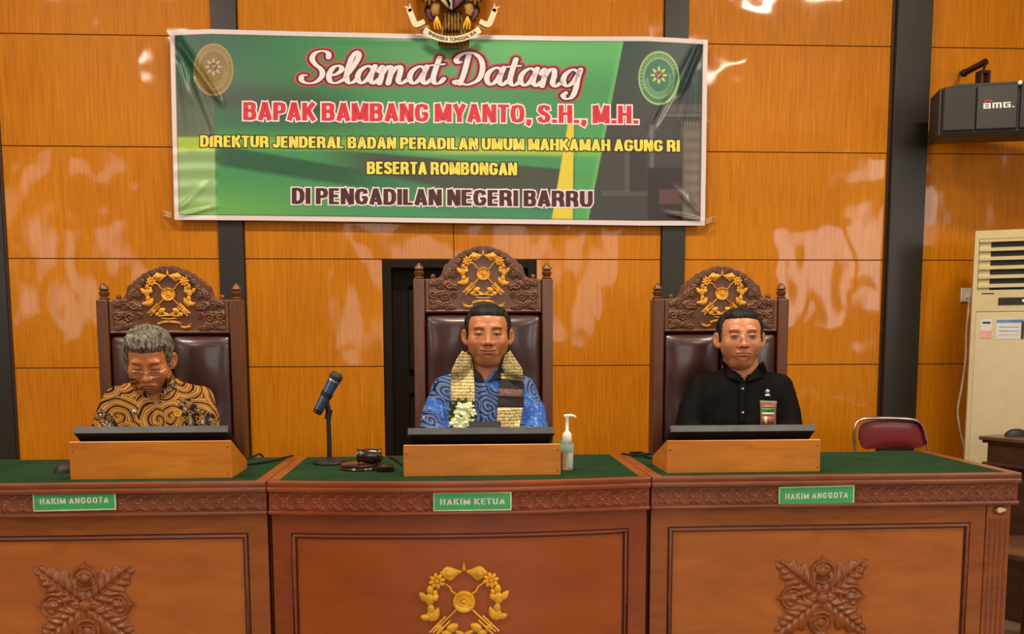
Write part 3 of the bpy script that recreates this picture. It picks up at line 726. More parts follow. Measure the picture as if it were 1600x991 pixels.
def ban_color(x, y, U, V_):
    c = np.zeros(x.shape+(3,))
    def put(mask, col): 
        mk = np.clip(mask, 0, 1)[..., None]; c[:] = c*(1-mk)+np.array(lin(col))*mk
    s = lambda d, w=1.0: np.clip(0.5+d/w, 0, 1)
    put(np.ones_like(x), (66, 150, 92))
    put(smooth01(560, 820, x)*smooth01(150, 70, y), (96, 190, 110))
    put(smooth01(560, 300, x-0.3*(y-60))*smooth01(210, 60, y), (28, 92, 72))
    cen = 118+0.10*(x-300)                       # dark grey sweep top left
    put(0.85*np.exp(-((y-cen-30)/34.0)**2)*smooth01(640, 470, x), (58, 64, 62))
    put(0.55*np.exp(-((y-190)/20.0)**2)*smooth01(600, 380, x), (30, 92, 80))
    put(smooth01(196, 214, y)*smooth01(232, 214, y)*smooth01(760, 560, x)*0.6, (70, 150, 60))
    # yellow green band swinging to the right
    yb = 216+6*np.sin((x-270)/160.)+np.where(x > 560, (x-560)**2*0.00010, 0)
    put(smooth01(14, 4, np.abs(y-yb-4))*0.9*smooth01(270, 300, x), (120, 190, 66))
    put(smooth01(11, 3, np.abs(y-yb-14))*smooth01(600, 760, x)*0.95, (176, 208, 70))
    # dark swooshes
    y1 = 236+np.maximum(x-340, 0)*0.135; y2 = 246+np.maximum(x-340, 0)*0.17-np.maximum(x-340, 0)**2*0.00006
    put(s(y-y1+np.maximum(0, 10-(x-330)*0.04), 5)*s(y2+12-y, 8)*smooth01(300, 360, x)*s(620-x, 160)*0.85, (30, 78, 58))
    ya = 232+np.maximum(x-500, 0)*0.085; yc = 262+np.maximum(x-500, 0)*0.115
    put(s(y-ya, 4)*s(yc+30*smooth01(560, 860, x)-y, 10)*smooth01(470, 600, x)*0.92, (66, 66, 58))
    put(s(y-yc-26, 10)*s(y2+16+0.1*(x-500)-y, 8)*smooth01(560, 700, x)*0.5, (34, 110, 70))
    put(smooth01(262, 340, y-0.02*(x-270))*smooth01(620, 300, x), (112, 184, 90))
    put(smooth01(300, 345, y)*smooth01(420, 900, x)*0.8, (60, 150, 110))
    # pale strip and grey block at the left edge
    edge = 335.5+(y-200)*0.012
    lm = s(edge-x, 1.5)
    put(lm*smooth01(120, 200, y)*smooth01(222, 212, y)*0.8, (104, 104, 88))
    put(lm*smooth01(212, 217, y)*smooth01(238, 236, y), (176, 206, 66))
    put(lm*smooth01(234, 240, y)*0.85, (160, 196, 130)); put(lm*smooth01(300, 342, y)*0.7, (134, 190, 90))
    put(lm*smooth01(140, 60, y)*0.5, (34, 74, 60))
    # yellow spike
    xl = 862+(343-y)*0.17; xr = 895+(343-y)*0.012
    put(s(x-xl, 1.5)*s(xr-x, 1.5)*smooth01(160, 175, y), (234, 214, 62))
    put(s(x-xr, 1.5)*s(xr+6-x, 3)*smooth01(150, 260, y)*0.6, (40, 110, 64))
    # slanted dark right part with the building photo
    xd = 974-(y-66)*0.195
    put(s(x-xr-2, 2)*s(xd-x, 1.5)*smooth01(60, 330, y)*0.9, (84, 176, 98))
    put(s(x-xd+6, 3)*s(xd-x, 1.2)*0.5, (120, 200, 120))
    R = s(x-xd, 1.3); put(R, (40, 66, 62)); put(R*smooth01(120, 190, y)*0.9, (66, 64, 64)); put(R*smooth01(1060, 1040, x)*smooth01(240, 320, y)*0.5, (62, 66, 62))
    bld = smooth01(160, 200, y)*s(x-960, 6)
    def rect(x0, x1, y0, y1, col, a=1.0, w=2): put(R*s(x-x0, w)*s(x1-x, w)*s(y-y0, w)*s(y1-y, w)*a, col)
    rect(1035, 1098, 163, 176, (98, 92, 100), .6); rect(1035, 1098, 178, 182, (140, 140, 140), .35)
    rect(1015, 1022, 195, 265, (112, 108, 108), .8); rect(976, 984, 230, 300, (98, 98, 94), .6); rect(940, 1012, 298, 306, (96, 96, 84), .6)
    rect(1012, 1066, 262, 345, (48, 34, 38), .95); rect(1030, 1065, 296, 319, (98, 66, 68)); rect(1068, 1094, 190, 345, (134, 122, 108), .75, 5)
    for k in range(9): rect(1068, 1094, 198+k*17, 205+k*17, (92, 86, 82), .6, 5)
    for k in range(12): rect(1036+k*5, 1038+k*5, 183, 200, (30, 34, 40), .5, 1)
    rect(984, 1010, 215, 300, (44, 42, 42), .6, 4); rect(925, 972, 210, 235, (54, 58, 56), .5, 4); rect(950, 975, 306, 330, (60, 64, 56), .6)
    put(R*smooth01(90, 200, x-xd)*smooth01(200, 60, y)*0.35, (70, 80, 96))
    # seals
    def seal(cx, cy, rx, ry, outer, ring, inner, edgec, fl):
        r = np.hypot((x-cx)/rx, (y-cy)/ry); th = np.arctan2((y-cy)/ry, (x-cx)/rx)
        put(s((1-r)*32, 1.2), outer); put(s((1-r)*32, 1.2)*s((r-0.93)*32, 1.2), edgec)
        put(s((0.74-r)*32, 1.2), inner); put(np.exp(-((r-0.74)*32/1.0)**2)*0.8, edgec)
        put(np.exp(-((r-0.84)*32/2.2)**2)*(np.sin(th*38) > 0)*((th < -0.35)|(th > 2.6)|(th < -2.7))*0.6, edgec)
        gar = np.exp(-((r-0.56)*32/1.5)**2)*(th > -0.3)*(th < PI+0.3); put(gar*0.6, ring)
        put(np.exp(-((r-0.66)*32/1.2)**2)*(th > 0.1)*(th < PI-0.1)*0.6, ring)
        dx, dy = x-cx, y-(cy-ry*0.11); rr = np.hypot(dx, dy*0.95); t2 = np.arctan2(dy, dx)
        put(s(12.5*(0.72+0.34*np.cos(8*t2))-rr, 1.4), fl); put(s(6.2-rr, 1.4), (96, 44, 30)); put(s(4.5-np.hypot(dx*1.2+dy*0.6, dy-dx*0.2), 1.4)*(np.sin(dx*1.3+dy) > 0), (214, 170, 150))
    seal(333.5, 109, 31, 41, (138, 116, 66), (170, 146, 92), (134, 112, 58), (172, 150, 100), (200, 176, 120))
    seal(1029.5, 122, 32, 42, (66, 128, 84), (140, 190, 140), (46, 120, 92), (176, 206, 130), (214, 222, 120))
    # printed white margin with a thin dark line inside
    e = np.minimum(np.minimum(U*840, (1-U)*832), np.minimum(V_*297, (1-V_)*290))
    put(s(8.6-e, 1.0)*s(e-6.8, 1.0)*0.8, (30, 44, 44)); put(s(7.2-e, 1.0), (236, 222, 222))
    return c
P = Wv(BX, BY, YBN-fold(BX, BY))
M['banner'] = attrmat('banner_print', 0.36, 0.25, spec=0.4)
bc = W(688, 200, YBN)
ban = thing('banner', 'wide green welcome banner with white border hung across the wood wall', 'banner', (bc.x, YBN, P[..., 2].min()))
gridmesh('cloth', P, M['banner'], ban, ban_color(BX, BY, U, V_)*0.86)
def ban_letters(V, Fc, mt, off, name='lettering', parent=ban):
    A = Wv(V[:, 0], V[:, 1], YBN-fold(V[:, 0], V[:, 1])-off)
    return MB().add([tuple(a) for a in A], Fc).build(name, mt, parent)
def ban_line(txt, x0, x1, ytop, ybase, slope, bold, outl, mf, mo, off=0.0021, sep=0.0008):
    V, Fc = block_text(txt, x0, x1, ytop, ybase, slope, bold); V2, F2 = block_text(txt, x0, x1, ytop, ybase, slope, bold, extra=outl)
    o1 = ban_letters(V2, F2, mo, off-sep); o2 = ban_letters(V, Fc, mf, off)
ban_line('BAPAK BAMBANG MYANTO, S.H., M.H.', 380.5, 997.5, 159.5, 187.5, 0.0095, 0.115, 2.2, M['red'], M['pinkwhite'])
ban_line('DIREKTUR JENDERAL BADAN PERADILAN UMUM MAHKAMAH AGUNG RI', 313, 1062, 211.5, 229.5, 0.010, 0.115, 1.6, M['yellow'], M['blackp'])
ban_line('BESERTA ROMBONGAN', 573.5, 807.5, 252.5, 272.0, 0.008, 0.115, 1.6, M['yellow'], M['blackp'])
ban_line('DI PENGADILAN NEGERI BARRU', 456.5, 925.5, 293.5, 318.5, 0.011, 0.12, 2.0, M['maroontext'], M['pinkwhite'])
# brush script heading drawn as pen strokes  (x-height 0..1, ascender 1.75)
GL = {
 'S': (1.05, [[(1.02, 1.48), (.98, 1.72), (.74, 1.84), (.44, 1.72), (.34, 1.40), (.50, 1.08), (.78, .78), (.84, .42), (.62, .08), (.28, .0), (.02, .16), (.02, .42), (.20, .46)]]),
 'e': (.72, [[(.06, .42), (.36, .52), (.58, .78), (.46, 1.0), (.22, .90), (.08, .5), (.16, .12), (.40, .02), (.66, .18), (.80, .34)]]),
 'l': (.50, [[(.06, .40), (.34, 1.0), (.50, 1.55), (.40, 1.80), (.22, 1.5), (.12, .9), (.10, .35), (.22, .03), (.42, .1), (.56, .3)]]),
 'a': (.86, [[(.66, .86), (.42, 1.0), (.14, .74), (.06, .34), (.22, .03), (.46, .22), (.66, .72)], [(.72, 1.0), (.62, .55), (.60, .22), (.74, .02), (.94, .24)]]),
 'm': (1.30, [[(.04, .72), (.16, .98), (.20, .7), (.14, .02)], [(.17, .50), (.36, .92), (.52, .98), (.56, .7), (.50, .02)], [(.54, .50), (.74, .92), (.92, .98), (.94, .62), (.90, .2), (1.04, .02), (1.30, .26)]]),
 'n': (.94, [[(.04, .72), (.16, .98), (.20, .7), (.14, .02)], [(.17, .50), (.36, .92), (.56, .98), (.60, .62), (.56, .2), (.70, .02), (.94, .26)]]),
 't': (.56, [[(.34, 1.50), (.24, .9), (.18, .30), (.30, .02), (.50, .10), (.62, .3)], [(.0, 1.06), (.28, 1.10), (.58, 1.14)]]),
 'D': (1.30, [[(.50, 1.70), (.44, 1.1), (.36, .5), (.26, .04)], [(.26, .04), (.10, .02), (.02, .14), (.16, .2), (.36, .04), (.62, .0), (1.02, .30), (1.14, .92), (1.0, 1.5), (.60, 1.82), (.20, 1.70), (.0, 1.42), (.06, 1.22), (.20, 1.26)]]),
 'g': (.84, [[(.66, .86), (.42, 1.0), (.14, .74), (.06, .34), (.22, .05), (.46, .24), (.66, .72)], [(.74, 1.0), (.66, .5), (.62, -.1), (.50, -.56), (.26, -.68), (.12, -.50), (.22, -.34)]]),
}
def pen(strokes, wthin, wthick, extra):
    v, f = [], []
    for st in strokes:
        p = np.array(bez(st, 10)); d = np.gradient(p, axis=0); L = np.hypot(d[:, 0], d[:, 1])+1e-9; d = d/L[:, None]
        w = wthin+(wthick-wthin)*np.clip(np.abs(d[:, 1])*1.15-0.15, 0, 1)**1.2
        w = np.convolve(np.pad(w, 3, mode='edge'), np.ones(7)/7, 'valid')/2+extra
        nrm = np.stack([-d[:, 1], d[:, 0]], -1); o = len(v)
        a, b = p+nrm*w[:, None], p-nrm*w[:, None]
        for i in range(len(p)): v += [tuple(a[i]), tuple(b[i])]
        f += [(o+2*i, o+2*i+1, o+2*i+3, o+2*i+2) for i in range(len(p)-1)]
        for e, q0 in ((0, 0), (len(p)-1, 0)):
            o = len(v); v += [(p[e][0]+w[e]*math.cos(q), p[e][1]+w[e]*math.sin(q)) for q in np.linspace(0, 2*PI, 14, endpoint=False)]
            f.append(tuple(range(o, o+14)))
    return np.array(v), f
def script_word(word, px0, px1, ybase0, ybase1, xh, shear):
    adv = 0; items = []
    for ch in word:
        w_, st = GL[ch]; items.append((adv, st)); adv += w_
    k = (px1-px0)/adv
    for mt, extra, off in ((M['redout'], 0.17, 0.0012), (M['maroon'], 0.095, 0.0018), (M['pinkwhite'], 0.0, 0.0025)):
        allv, allf = [], []
        for a, st in items:
            v, f = pen([[(x_*1.0+a+y_*0.02, y_) for x_, y_ in s_] for s_ in st], 0.09, 0.235, extra)
            allf += [tuple(i+len(allv) for i in q) for q in f]; allv += [tuple(q) for q in v]
        A = np.array(allv); xx = px0+A[:, 0]*k+A[:, 1]*shear*xh; tt = (xx-px0)/(px1-px0)
        yy = ybase0+(ybase1-ybase0)*tt-A[:, 1]*xh
        ban_letters(np.stack([xx, yy], -1), allf, mt, off)
script_word('Selamat', 470, 690, 130, 131.5, 27.5, 0.10)
script_word('Datang', 709, 908, 131.5, 136.5, 27.5, 0.08)
for (px, py) in ((268, 334), (1103, 343)):      # strings at the lower corners
    mb = MB(); s_ = -1 if px < 600 else 1
    for k in range(3): mb.tube([W(px, py+k*3, YBN-0.012), W(px+s_*9, py-3+k*3, YBN-0.006), W(px+s_*14, py-4+k*4, WALLY-0.005)], 0.0025, 6)
    mb.build('corner_string', M['wire'], ban)

# ------------------------------------------------------------------ state emblem above the banner (lower half in view)
YE = WALLY-0.10
ec = W(706, 0, YE)
em = thing('wall_emblem', 'gilded eagle emblem with shield and cream ribbon above the banner', 'emblem', (ec.x, YE+0.05, ec.z))
E_ = lambda px, py, d=0.0: tuple(W(px, py, YE-d))
def edome(pts, h, mt, name, d=0.0, base=0.03, parent=em):
    ps = [W(x, y, YE-d) for x, y in pts]; mb = MB(); mb.dome([(p.x, p.z) for p in ps], YE-d, h, base=-base); return mb.build(name, mt, parent, smooth=40)
for k in range(8):                                 # tail feathers in two tiers
    x0 = 685+k*6.0; xc_ = 706+(x0+3-706)*0.55
    edome([(xc_-2, 22), (xc_+2.4, 22), (x0+6.4, 70), (x0+5, 75.5), (x0+1.5, 75.5), (x0-0.2, 70)], 0.012, M['feather'], 'tail_feather')
for k in range(5):
    x0 = 694+k*5.0
    edome([(x0, 18), (x0+4, 18), (x0+5, 46), (x0+2.5, 52), (x0-0.2, 46)], 0.014, M['feather'], 'tail_feather', 0.012)
edome([(683, -30), (729, -30), (731, -8), (726, 6), (717, 15), (707, 20.5), (697, 15), (687, 5), (682, -8)], 0.02, M['print_dark'], 'shield_rim', 0.02)
edome([(686, -28), (707, -28), (707, 17.5), (698, 12.5), (689, 3), (685, -8)], 0.012, M['cream'], 'shield_field', 0.034)
edome([(708, -28), (727, -28), (728.5, -8), (724, 4), (716, 12), (708, 17)], 0.012, M['emred'], 'shield_field', 0.034)
for k in range(3): edome([(690+k*3, -14+k*6), (693+k*3, -14+k*6), (704, 10-k*1), (702, 12-k*1)], 0.004, M['print_dark'], 'shield_mark', 0.046)
for s_ in (-1, 1):
    X = lambda dx: 706.5+s_*dx
    edome([(X(22), -30), (X(60), -44), (X(58), -10), (X(48), 4), (X(36), 9), (X(26), 2)], 0.03, M['feather'], 'wing', 0.0)
    for k in range(6): edome([(X(20+k*6), -34), (X(25+k*6), -34), (X(26+k*6), 6-abs(k-2)*3), (X(23+k*6), 10-abs(k-2)*3), (X(20.5+k*6), 6-abs(k-2)*3)], 0.012, M['feather'], 'wing_feather', 0.02)
    edome([(X(18), 8), (X(30), 4), (X(35), 16), (X(30), 28), (X(20), 24)], 0.03, M['feather'], 'leg', 0.01)
    edome([(X(30), 14), (X(40), 10), (X(44), 20), (X(36), 34), (X(28), 36), (X(26), 26)], 0.01, M['emred'], 'thigh_patch', 0.0)  # dark red patch beside each leg
    for k in range(3):
        mb = MB(); mb.tube([E_(X(24), 26, .03), E_(X(24+4*(k-1)), 36, .035), E_(X(22+5*(k-1)), 46, .03)], [.006, .006, .003], 8); mb.build('talon', M['gold'], em, smooth=True)
def ribbon(pts, wpx, mt, name, d, thick=0.006):
    p = np.array(bez(pts, 8)); dd = np.gradient(p, axis=0); dd /= np.hypot(dd[:, 0], dd[:, 1])[:, None]+1e-9
    w = np.interp(np.linspace(0, 1, len(p)), np.linspace(0, 1, len(wpx)), wpx)/2; v = []; f = []
    for i in range(len(p)):
        for s_, q in ((1, d), (-1, d), (-1, d-thick), (1, d-thick)): v.append(E_(p[i][0]-dd[i][1]*w[i]*s_, p[i][1]+dd[i][0]*w[i]*s_, q))
    for i in range(len(p)-1):
        for k in range(4): f.append((i*4+k, i*4+(k+1) % 4, (i+1)*4+(k+1) % 4, (i+1)*4+k))
    f += [(0, 1, 2, 3), ((len(p)-1)*4+3, (len(p)-1)*4+2, (len(p)-1)*4+1, (len(p)-1)*4)]
    return MB().add(v, f).build(name, mt, em)
ribbon([(663, 46.5), (676, 55), (690, 60), (706, 61.5), (722, 59.5), (737, 54), (750, 46)], [10, 10, 10, 10], M['cream'], 'ribbon', 0.055)
for s_ in (-1, 1):
    X = lambda dx: 706.5+s_*dx
    ribbon([(X(36), 43), (X(45), 42), (X(54), 40), (X(60), 34)], [6, 7, 8, 6], M['feather'], 'ribbon_fold', 0.04)
    ribbon([(X(43), 33), (X(56), 38), (X(62), 28), (X(67), 14)], [7, 9, 9, 9], M['cream'], 'ribbon_tail', 0.05)
    ribbon([(X(65), 18), (X(70), 12), (X(75), 10)], [5, 3, 0.5], M['cream'], 'ribbon_tip', 0.05)
    ribbon([(X(64), 17), (X(66), 11), (X(66), 5)], [4, 3, 0.5], M['cream'], 'ribbon_tip', 0.05)
V, Fc, V2, F2 = text_fit('BHINNEKA TUNGGAL IKA', 0, 1, 0, 1, 0, 0.03, 0)
cur = np.array(bez([(670, 50.5), (680, 56), (692, 60), (706, 61.5), (721, 60), (732, 56), (744, 49.5)], 12)); cl = np.concatenate([[0], np.cumsum(np.hypot(*np.diff(cur, axis=0).T))]); cl /= cl[-1]
vv = []
for u, v in V:
    x = np.interp(u, cl, cur[:, 0]); y = np.interp(u, cl, cur[:, 1]); x2 = np.interp(min(1, u+.02), cl, cur[:, 0]); y2 = np.interp(min(1, u+.02), cl, cur[:, 1])
    x1_ = np.interp(max(0, u-.02), cl, cur[:, 0]); y1_ = np.interp(max(0, u-.02), cl, cur[:, 1]); L = math.hypot(x2-x1_, y2-y1_); nx, ny = -(y2-y1_)/L, (x2-x1_)/L
    vv.append(E_(x+nx*(v-0.5)*5.4, y+ny*(v-0.5)*5.4, 0.057))
MB().add(vv, Fc).build('lettering', M['blackp'], em)

# ------------------------------------------------------------------ loudspeaker on its wall arm
YS = 5.0
a, b = W(1471, 130, YS), W(1660, 214, YS)
sp = thing('wall_speaker', 'grey karaoke loudspeaker hung on a bracket at the upper right', 'speaker', (a.x, YS, b.z))
sp.rotation_euler.z = math.radians(-14)
def unrot(o, root): 
    o.matrix_parent_inverse = (Matrix.Translation(Vector(root.location)) @ Matrix.Rotation(root.rotation_euler.z, 4, 'Z')).inverted() @ Matrix.Translation(Vector(root.location)); return o
x0, x1, z1, z0 = a.x, b.x, a.z, b.z
mb = MB(); pts = [(x0+0.0, z0), (x1, z0), (x1, z1-0.02), (x1-0.07, z1+0.0), (x0+0.09, z1), (x0, z1-0.018)]
mb.prism(pts, YS+0.03, YS+0.24); mb.build('cabinet', M['speaker'], sp, bevel=0.006, seg=2)
mb = MB(); mb.prism([(x0+0.012, z0+0.012), (x1-0.012, z0+0.012), (x1-0.012, z1-0.026), (x1-0.08, z1-0.010), (x0+0.09, z1-0.010), (x0+0.012, z1-0.024)], YS+0.015, YS+0.031)
mb.build('front_rim', M['rubber'], sp)
def sx(px): return W(px, 170, YS).x
for (p0, p1, nm) in ((1474, 1520, 'grille'), (1521, 1578.5, 'centre_panel'), (1582, 1628, 'grille')):
    MB().box(sx(p0), sx(p1), YS+0.0, YS+0.02, z0+0.022, z1-0.022).build(nm, M['grille'] if nm == 'grille' else M['speaker'], sp, bevel=0.006, seg=2)
kc = W(1581, 137, YS); MB().lathe([(0.011, 0), (0.011, -0.01), (0.006, -0.016), (0.0005, -0.017)], (kc.x, YS, kc.z), 16, 'y').build('knob', M['white'], sp, smooth=True)
c = W(1608, 172, YS); MB().lathe([(0.045, 0.0), (0.045, -0.004), (0.037, -0.006), (0.03, 0.0), (0.012, 0.004), (0.009, -0.004), (0.001, -0.006)], (c.x, YS, c.z), 26, 'y').build('driver_ring', M['acbody'], sp, smooth=50)
# pixel-letter logo
def pxlogo(rows_, x, y, w, h, mt, name):
    n_ = len(rows_); mb = MB(); m_ = max(len(r) for r in rows_)
    for j, r in enumerate(rows_):
        i = 0
        while i < len(r):
            if r[i] == '#':
                k = i
                while k < len(r) and r[k] == '#': k += 1
                p, q = W(x+w*i/m_, y+h*j/n_, YS-0.001), W(x+w*k/m_, y+h*(j+1)/n_, YS-0.001)
                mb.box(p.x, q.x, YS-0.0015, YS+0.0005, q.z, p.z); i = k
            else: i += 1
    return mb.build(name, mt, sp)
pxlogo(['####.#####.####..', '#..#.#.#.#.#.....', '####.#.#.#.#.##..', '#..#.#.#.#.#..#..', '####.#.#.#.####.#'], 1530.5, 165, 43, 8.5, M['whitep'], 'logo')
pxlogo(['#######', '#.....#'], 1531.5, 160.5, 11, 3, M['red'], 'logo_mark')
p1, p2, p3 = W(1507, 114, 5.2), W(1541, 96, 5.08), W(1536, 112, 5.06)
br = MB(); br.tube([W(1502, 114, WALLY), p1], 0.012, 10); unrot(br.build('wall_peg', M['rubber'], sp), sp)
unrot(MB().tube([p1, p2], 0.017, 12).build('bracket_arm', M['gavel'], sp, smooth=40), sp)
unrot(MB().ell(p1, (0.02, 0.02, 0.02)).build('bracket_joint', M['rubber'], sp, smooth=True), sp)
unrot(MB().tube([p2, p3], 0.007, 8).build('bracket_pin', M['gavel'], sp), sp)
q0, q1 = W(1529, 111, 5.06), W(1544, 129, 5.06)
unrot(MB().box(q0.x, q1.x, 5.04, 5.09, q0.z-0.012, q0.z).box(q0.x, q0.x+0.012, 5.04, 5.09, z1-0.01, q0.z-0.012).box(q1.x-0.012, q1.x, 5.04, 5.09, z1-0.01, q0.z-0.012).build('bracket_yoke', M['gavel'], sp), sp)

# ------------------------------------------------------------------ floor standing air conditioner
YA = 4.95
t0 = W(1523, 361, YA); xb0 = W(1512, 640, YA).x; xl = (t0.x+xb0)/2; WD = 0.54; HT = t0.z
ac = thing('air_conditioner', 'tall cream floor-standing air conditioner at the right edge', 'air conditioner', (xl, YA, 0))
ac.rotation_euler.z = math.radians(-27)
az = lambda py: W(1560, py, YA).z; ax = lambda px, py=500: W(px, py, YA).x
zl0, zl1 = az(454), az(374)
mb = MB(); mb.box(xl, xl+WD, YA+0.02, YA+0.32, 0, HT).build('body', M['acbody'], ac, bevel=0.01, seg=2)
fr = MB().box(xl, xl+0.02, YA, YA+0.02, 0.0, HT).box(xl+WD-0.02, xl+WD, YA, YA+0.02, 0, HT).box(xl+0.02, xl+WD-0.02, YA, YA+0.02, zl1, HT).box(xl+0.02, xl+WD-0.02, YA, YA+0.02, az(487), zl0)
fr.build('front_frame', M['acbody'], ac)
MB().box(xl+0.02, xl+WD-0.02, YA-0.004, YA+0.02, 0.08, az(487)-0.004).build('lower_panel', M['acbody2'], ac, bevel=0.003)
MB().box(xl+0.02, xl+WD-0.02, YA+0.015, YA+0.022, zl0, zl1).build('outlet_cavity', M['acdark'], ac)
nl = 6
for k in range(nl):
    z = zl1-0.004-(zl1-zl0)*k/(nl-0.35)
    mb = MB(); mb.prismx([(YA-0.004, z-0.013), (YA-0.004, z-0.001), (YA+0.012, z+0.006), (YA+0.012, z-0.002)], xl+0.022, xl+WD-0.022); mb.build('louver', M['acbody'], ac)
for k in range(4):
    xx = xl+0.235+k*0.09 if k else xl+0.235
    MB().box(xx-0.003, xx+0.003, YA+0.004, YA+0.014, zl0, zl1).build('vane', M['acbody'], ac)
MB().box(xl+0.022, xl+0.075, YA+0.010, YA+0.0155, zl0, zl1).build('outlet_cheek', M['acbody2'], ac)
MB().box(ax(1553), xl+WD-0.06, YA-0.003, YA, az(477.5), az(466)).build('display', M['acdark'], ac)
MB().box(ax(1585), ax(1588), YA-0.004, YA-0.002, az(473), az(469)).build('display_light', M['white'], ac)
MB().box(ax(1530), ax(1547), YA-0.0015, YA, az(460.2), az(458.4)).build('maker_mark', M['print_dark'], ac)
MB().box(ax(1576), ax(1580), YA-0.0015, YA+0.001, az(493), az(491)).build('screw', M['print_dark'], ac)
MB().box(ax(1531), ax(1546), YA-0.0055, YA-0.004, az(529), az(499)).build('sticker', M['paper'], ac)
MB().box(ax(1531), ax(1546), YA-0.0062, YA-0.0055, az(529), az(517)).build('sticker_print', M['stred'], ac)
MB().box(ax(1533), ax(1544), YA-0.0062, YA-0.0055, az(506), az(503)).build('sticker_print', M['print_dark'], ac)
MB().box(ax(1552), ax(1590), YA-0.0055, YA-0.004, az(530), az(499)).build('sticker', M['paper'], ac)
MB().box(ax(1552), ax(1588), YA-0.0062, YA-0.0055, az(505), az(500)).build('sticker_print', M['stblue'], ac)
MB().box(ax(1585.5), ax(1589.5), YA-0.0062, YA-0.0055, az(530), az(502)).build('sticker_print', M['print_dark'], ac)
for k in range(3): MB().box(ax(1556), ax(1582), YA-0.0062, YA-0.0055, az(512+k*6), az(511+k*6)).build('sticker_print', M['stred'] if k == 2 else M['stblue'], ac)
s0, s1 = W(1501, 450, WALLY), W(1518, 472, WALLY)
so = thing('power_socket', 'small white wall socket beside the air conditioner', 'socket', ((s0.x+s1.x)/2, WALLY-0.01, s1.z))
MB().box(s0.x, s1.x+0.03, WALLY-0.012, WALLY, s1.z, s0.z).build('socket_plate', M['white'], so, bevel=0.003)
MB().box(s0.x+0.025, s1.x, WALLY-0.04, WALLY-0.012, s1.z+0.02, s0.z-0.025).build('plug', M['white'], so, bevel=0.004)
cb = MB(); cpts = [(1515, 466, WALLY-0.04), (1513, 490, 5.34), (1510, 520, 5.33), (1509, 560, 5.32), (1503, 605, 5.32), (1497, 640, 5.32), (1500, 670, 5.32), (1508, 705, 5.32), (1516, 760, 5.2)]
cc = bez([tuple(W(*q)) for q in cpts], 8); cb.tube(cc, 0.0065, 8)
co_ = cb.build('power_cord', M['wire'], None, smooth=True); co_.parent = ac; co_['label'] = 'cream cord hanging down the wall'
co_.matrix_parent_inverse = (Matrix.Translation(Vector((xl, YA, 0))) @ Matrix.Rotation(math.radians(-27), 4, 'Z')).inverted()

# ------------------------------------------------------------------ folding chair, desk at the right
YC = 5.02
fc = thing('folding_chair', 'red vinyl folding chair with chrome frame behind the right bench section', 'chair', (W(1390, 700, YC).x, YC-0.15, 0))
P_ = lambda px, py: tuple(W(px, py, YC))
zseat = 0.44
fr_ = [W(1339, 760, YC), W(1336, 706, YC), W(1334, 680, YC), W(1337, 664, YC), W(1347, 655.5, YC), W(1370, 653.5, YC), W(1405, 654, YC), W(1430, 657, YC), W(1440, 666, YC), W(1446, 684, YC), W(1449, 706, YC), W(1451, 760, YC)]
pp = bez([tuple(q) for q in fr_], 5)
xl_, xr_ = pp[0][0], pp[-1][0]
full = [(xl_-0.0, YC-0.42, 0.01), (xl_, YC-0.10, 0.5)]+[tuple(q) for q in pp]+[(xr_, YC-0.10, 0.5), (xr_, YC-0.42, 0.01)]
MB().tube(full, 0.0085, 10).build('frame', M['chrome'], fc, smooth=60)
for xx in (xl_+0.03, xr_-0.03): MB().tube([(xx, YC+0.02, 0.01), (xx, YC-0.36, zseat)], 0.0085, 10).build('leg', M['chrome'], fc, smooth=60)
MB().box(xl_+0.012, xr_-0.012, YC-0.42, YC-0.06, zseat-0.02, zseat+0.025).build('seat', M['chairred'], fc, bevel=0.012, seg=3, smooth=50)
bp = [(1339, 684), (1341, 668), (1350, 659), (1372, 656), (1404, 656.5), (1428, 660), (1437, 669), (1441, 685), (1443, 693), (1430, 699), (1408, 697), (1385, 696.5), (1362, 700), (1346, 700)]
ps = [W(x_, y_, YC) for x_, y_ in bez(bp+[bp[0]], 4)[:-1]]
mb = MB(); mb.dome([(p.x, p.z) for p in ps], YC-0.008, 0.018, base=-0.03); mb.build('backrest', M['chairred'], fc, smooth=60)

# clerk desk seen end on, turned a little
dk = thing('clerk_desk', 'dark wooden desk standing behind the right end of the bench', 'desk', (W(1575, 700, 4.1).x+0.25, 4.3, 0))
dx0 = W(1536, 690, 4.15); 
c0, c1 = W(1529, 679.5, 4.25), W(1612, 690, 4.02)        # front top edge
dirv = Vector((c1.x-c0.x, c1.y-c0.y, 0)).normalized(); nrm = Vector((-dirv.y, dirv.x, 0)); ztop = W(1575, 685, 4.13).z
def dq(mb, u0, u1, v0, v1, z0, z1):
    o_ = Vector((c0.x, c0.y, 0)); v = [o_+dirv*u+nrm*w_+Vector((0, 0, z)) for z in (z0, z1) for w_ in (v0, v1) for u in (u0, u1)]
    return mb.add(v, [(0, 2, 3, 1), (4, 5, 7, 6), (0, 1, 5, 4), (2, 6, 7, 3), (0, 4, 6, 2), (1, 3, 7, 5)])
LD = 1.1
dq(MB(), 0.0, LD, 0.0, 0.5, ztop-0.018, ztop).build('desk_top', M['desktop'], dk, bevel=0.004, seg=2)
dq(MB(), 0.01, LD-0.01, 0.01, 0.49, ztop-0.03, ztop-0.018).build('cove_moulding', M['desk'], dk, bevel=0.004, seg=2)
dq(MB(), 0.028, LD-0.028, 0.028, 0.47, ztop-0.115, ztop-0.03).build('apron', M['desk'], dk)
dq(MB(), 0.012, LD-0.012, 0.012, 0.488, ztop-0.13, ztop-0.115).build('lower_moulding', M['desk'], dk, bevel=0.004, seg=2)
dq(MB(), 0.05, LD-0.05, 0.05, 0.45, 0, ztop-0.13).build('cabinet', M['desk'], dk)
mo = W(1588, 676, 4.2)
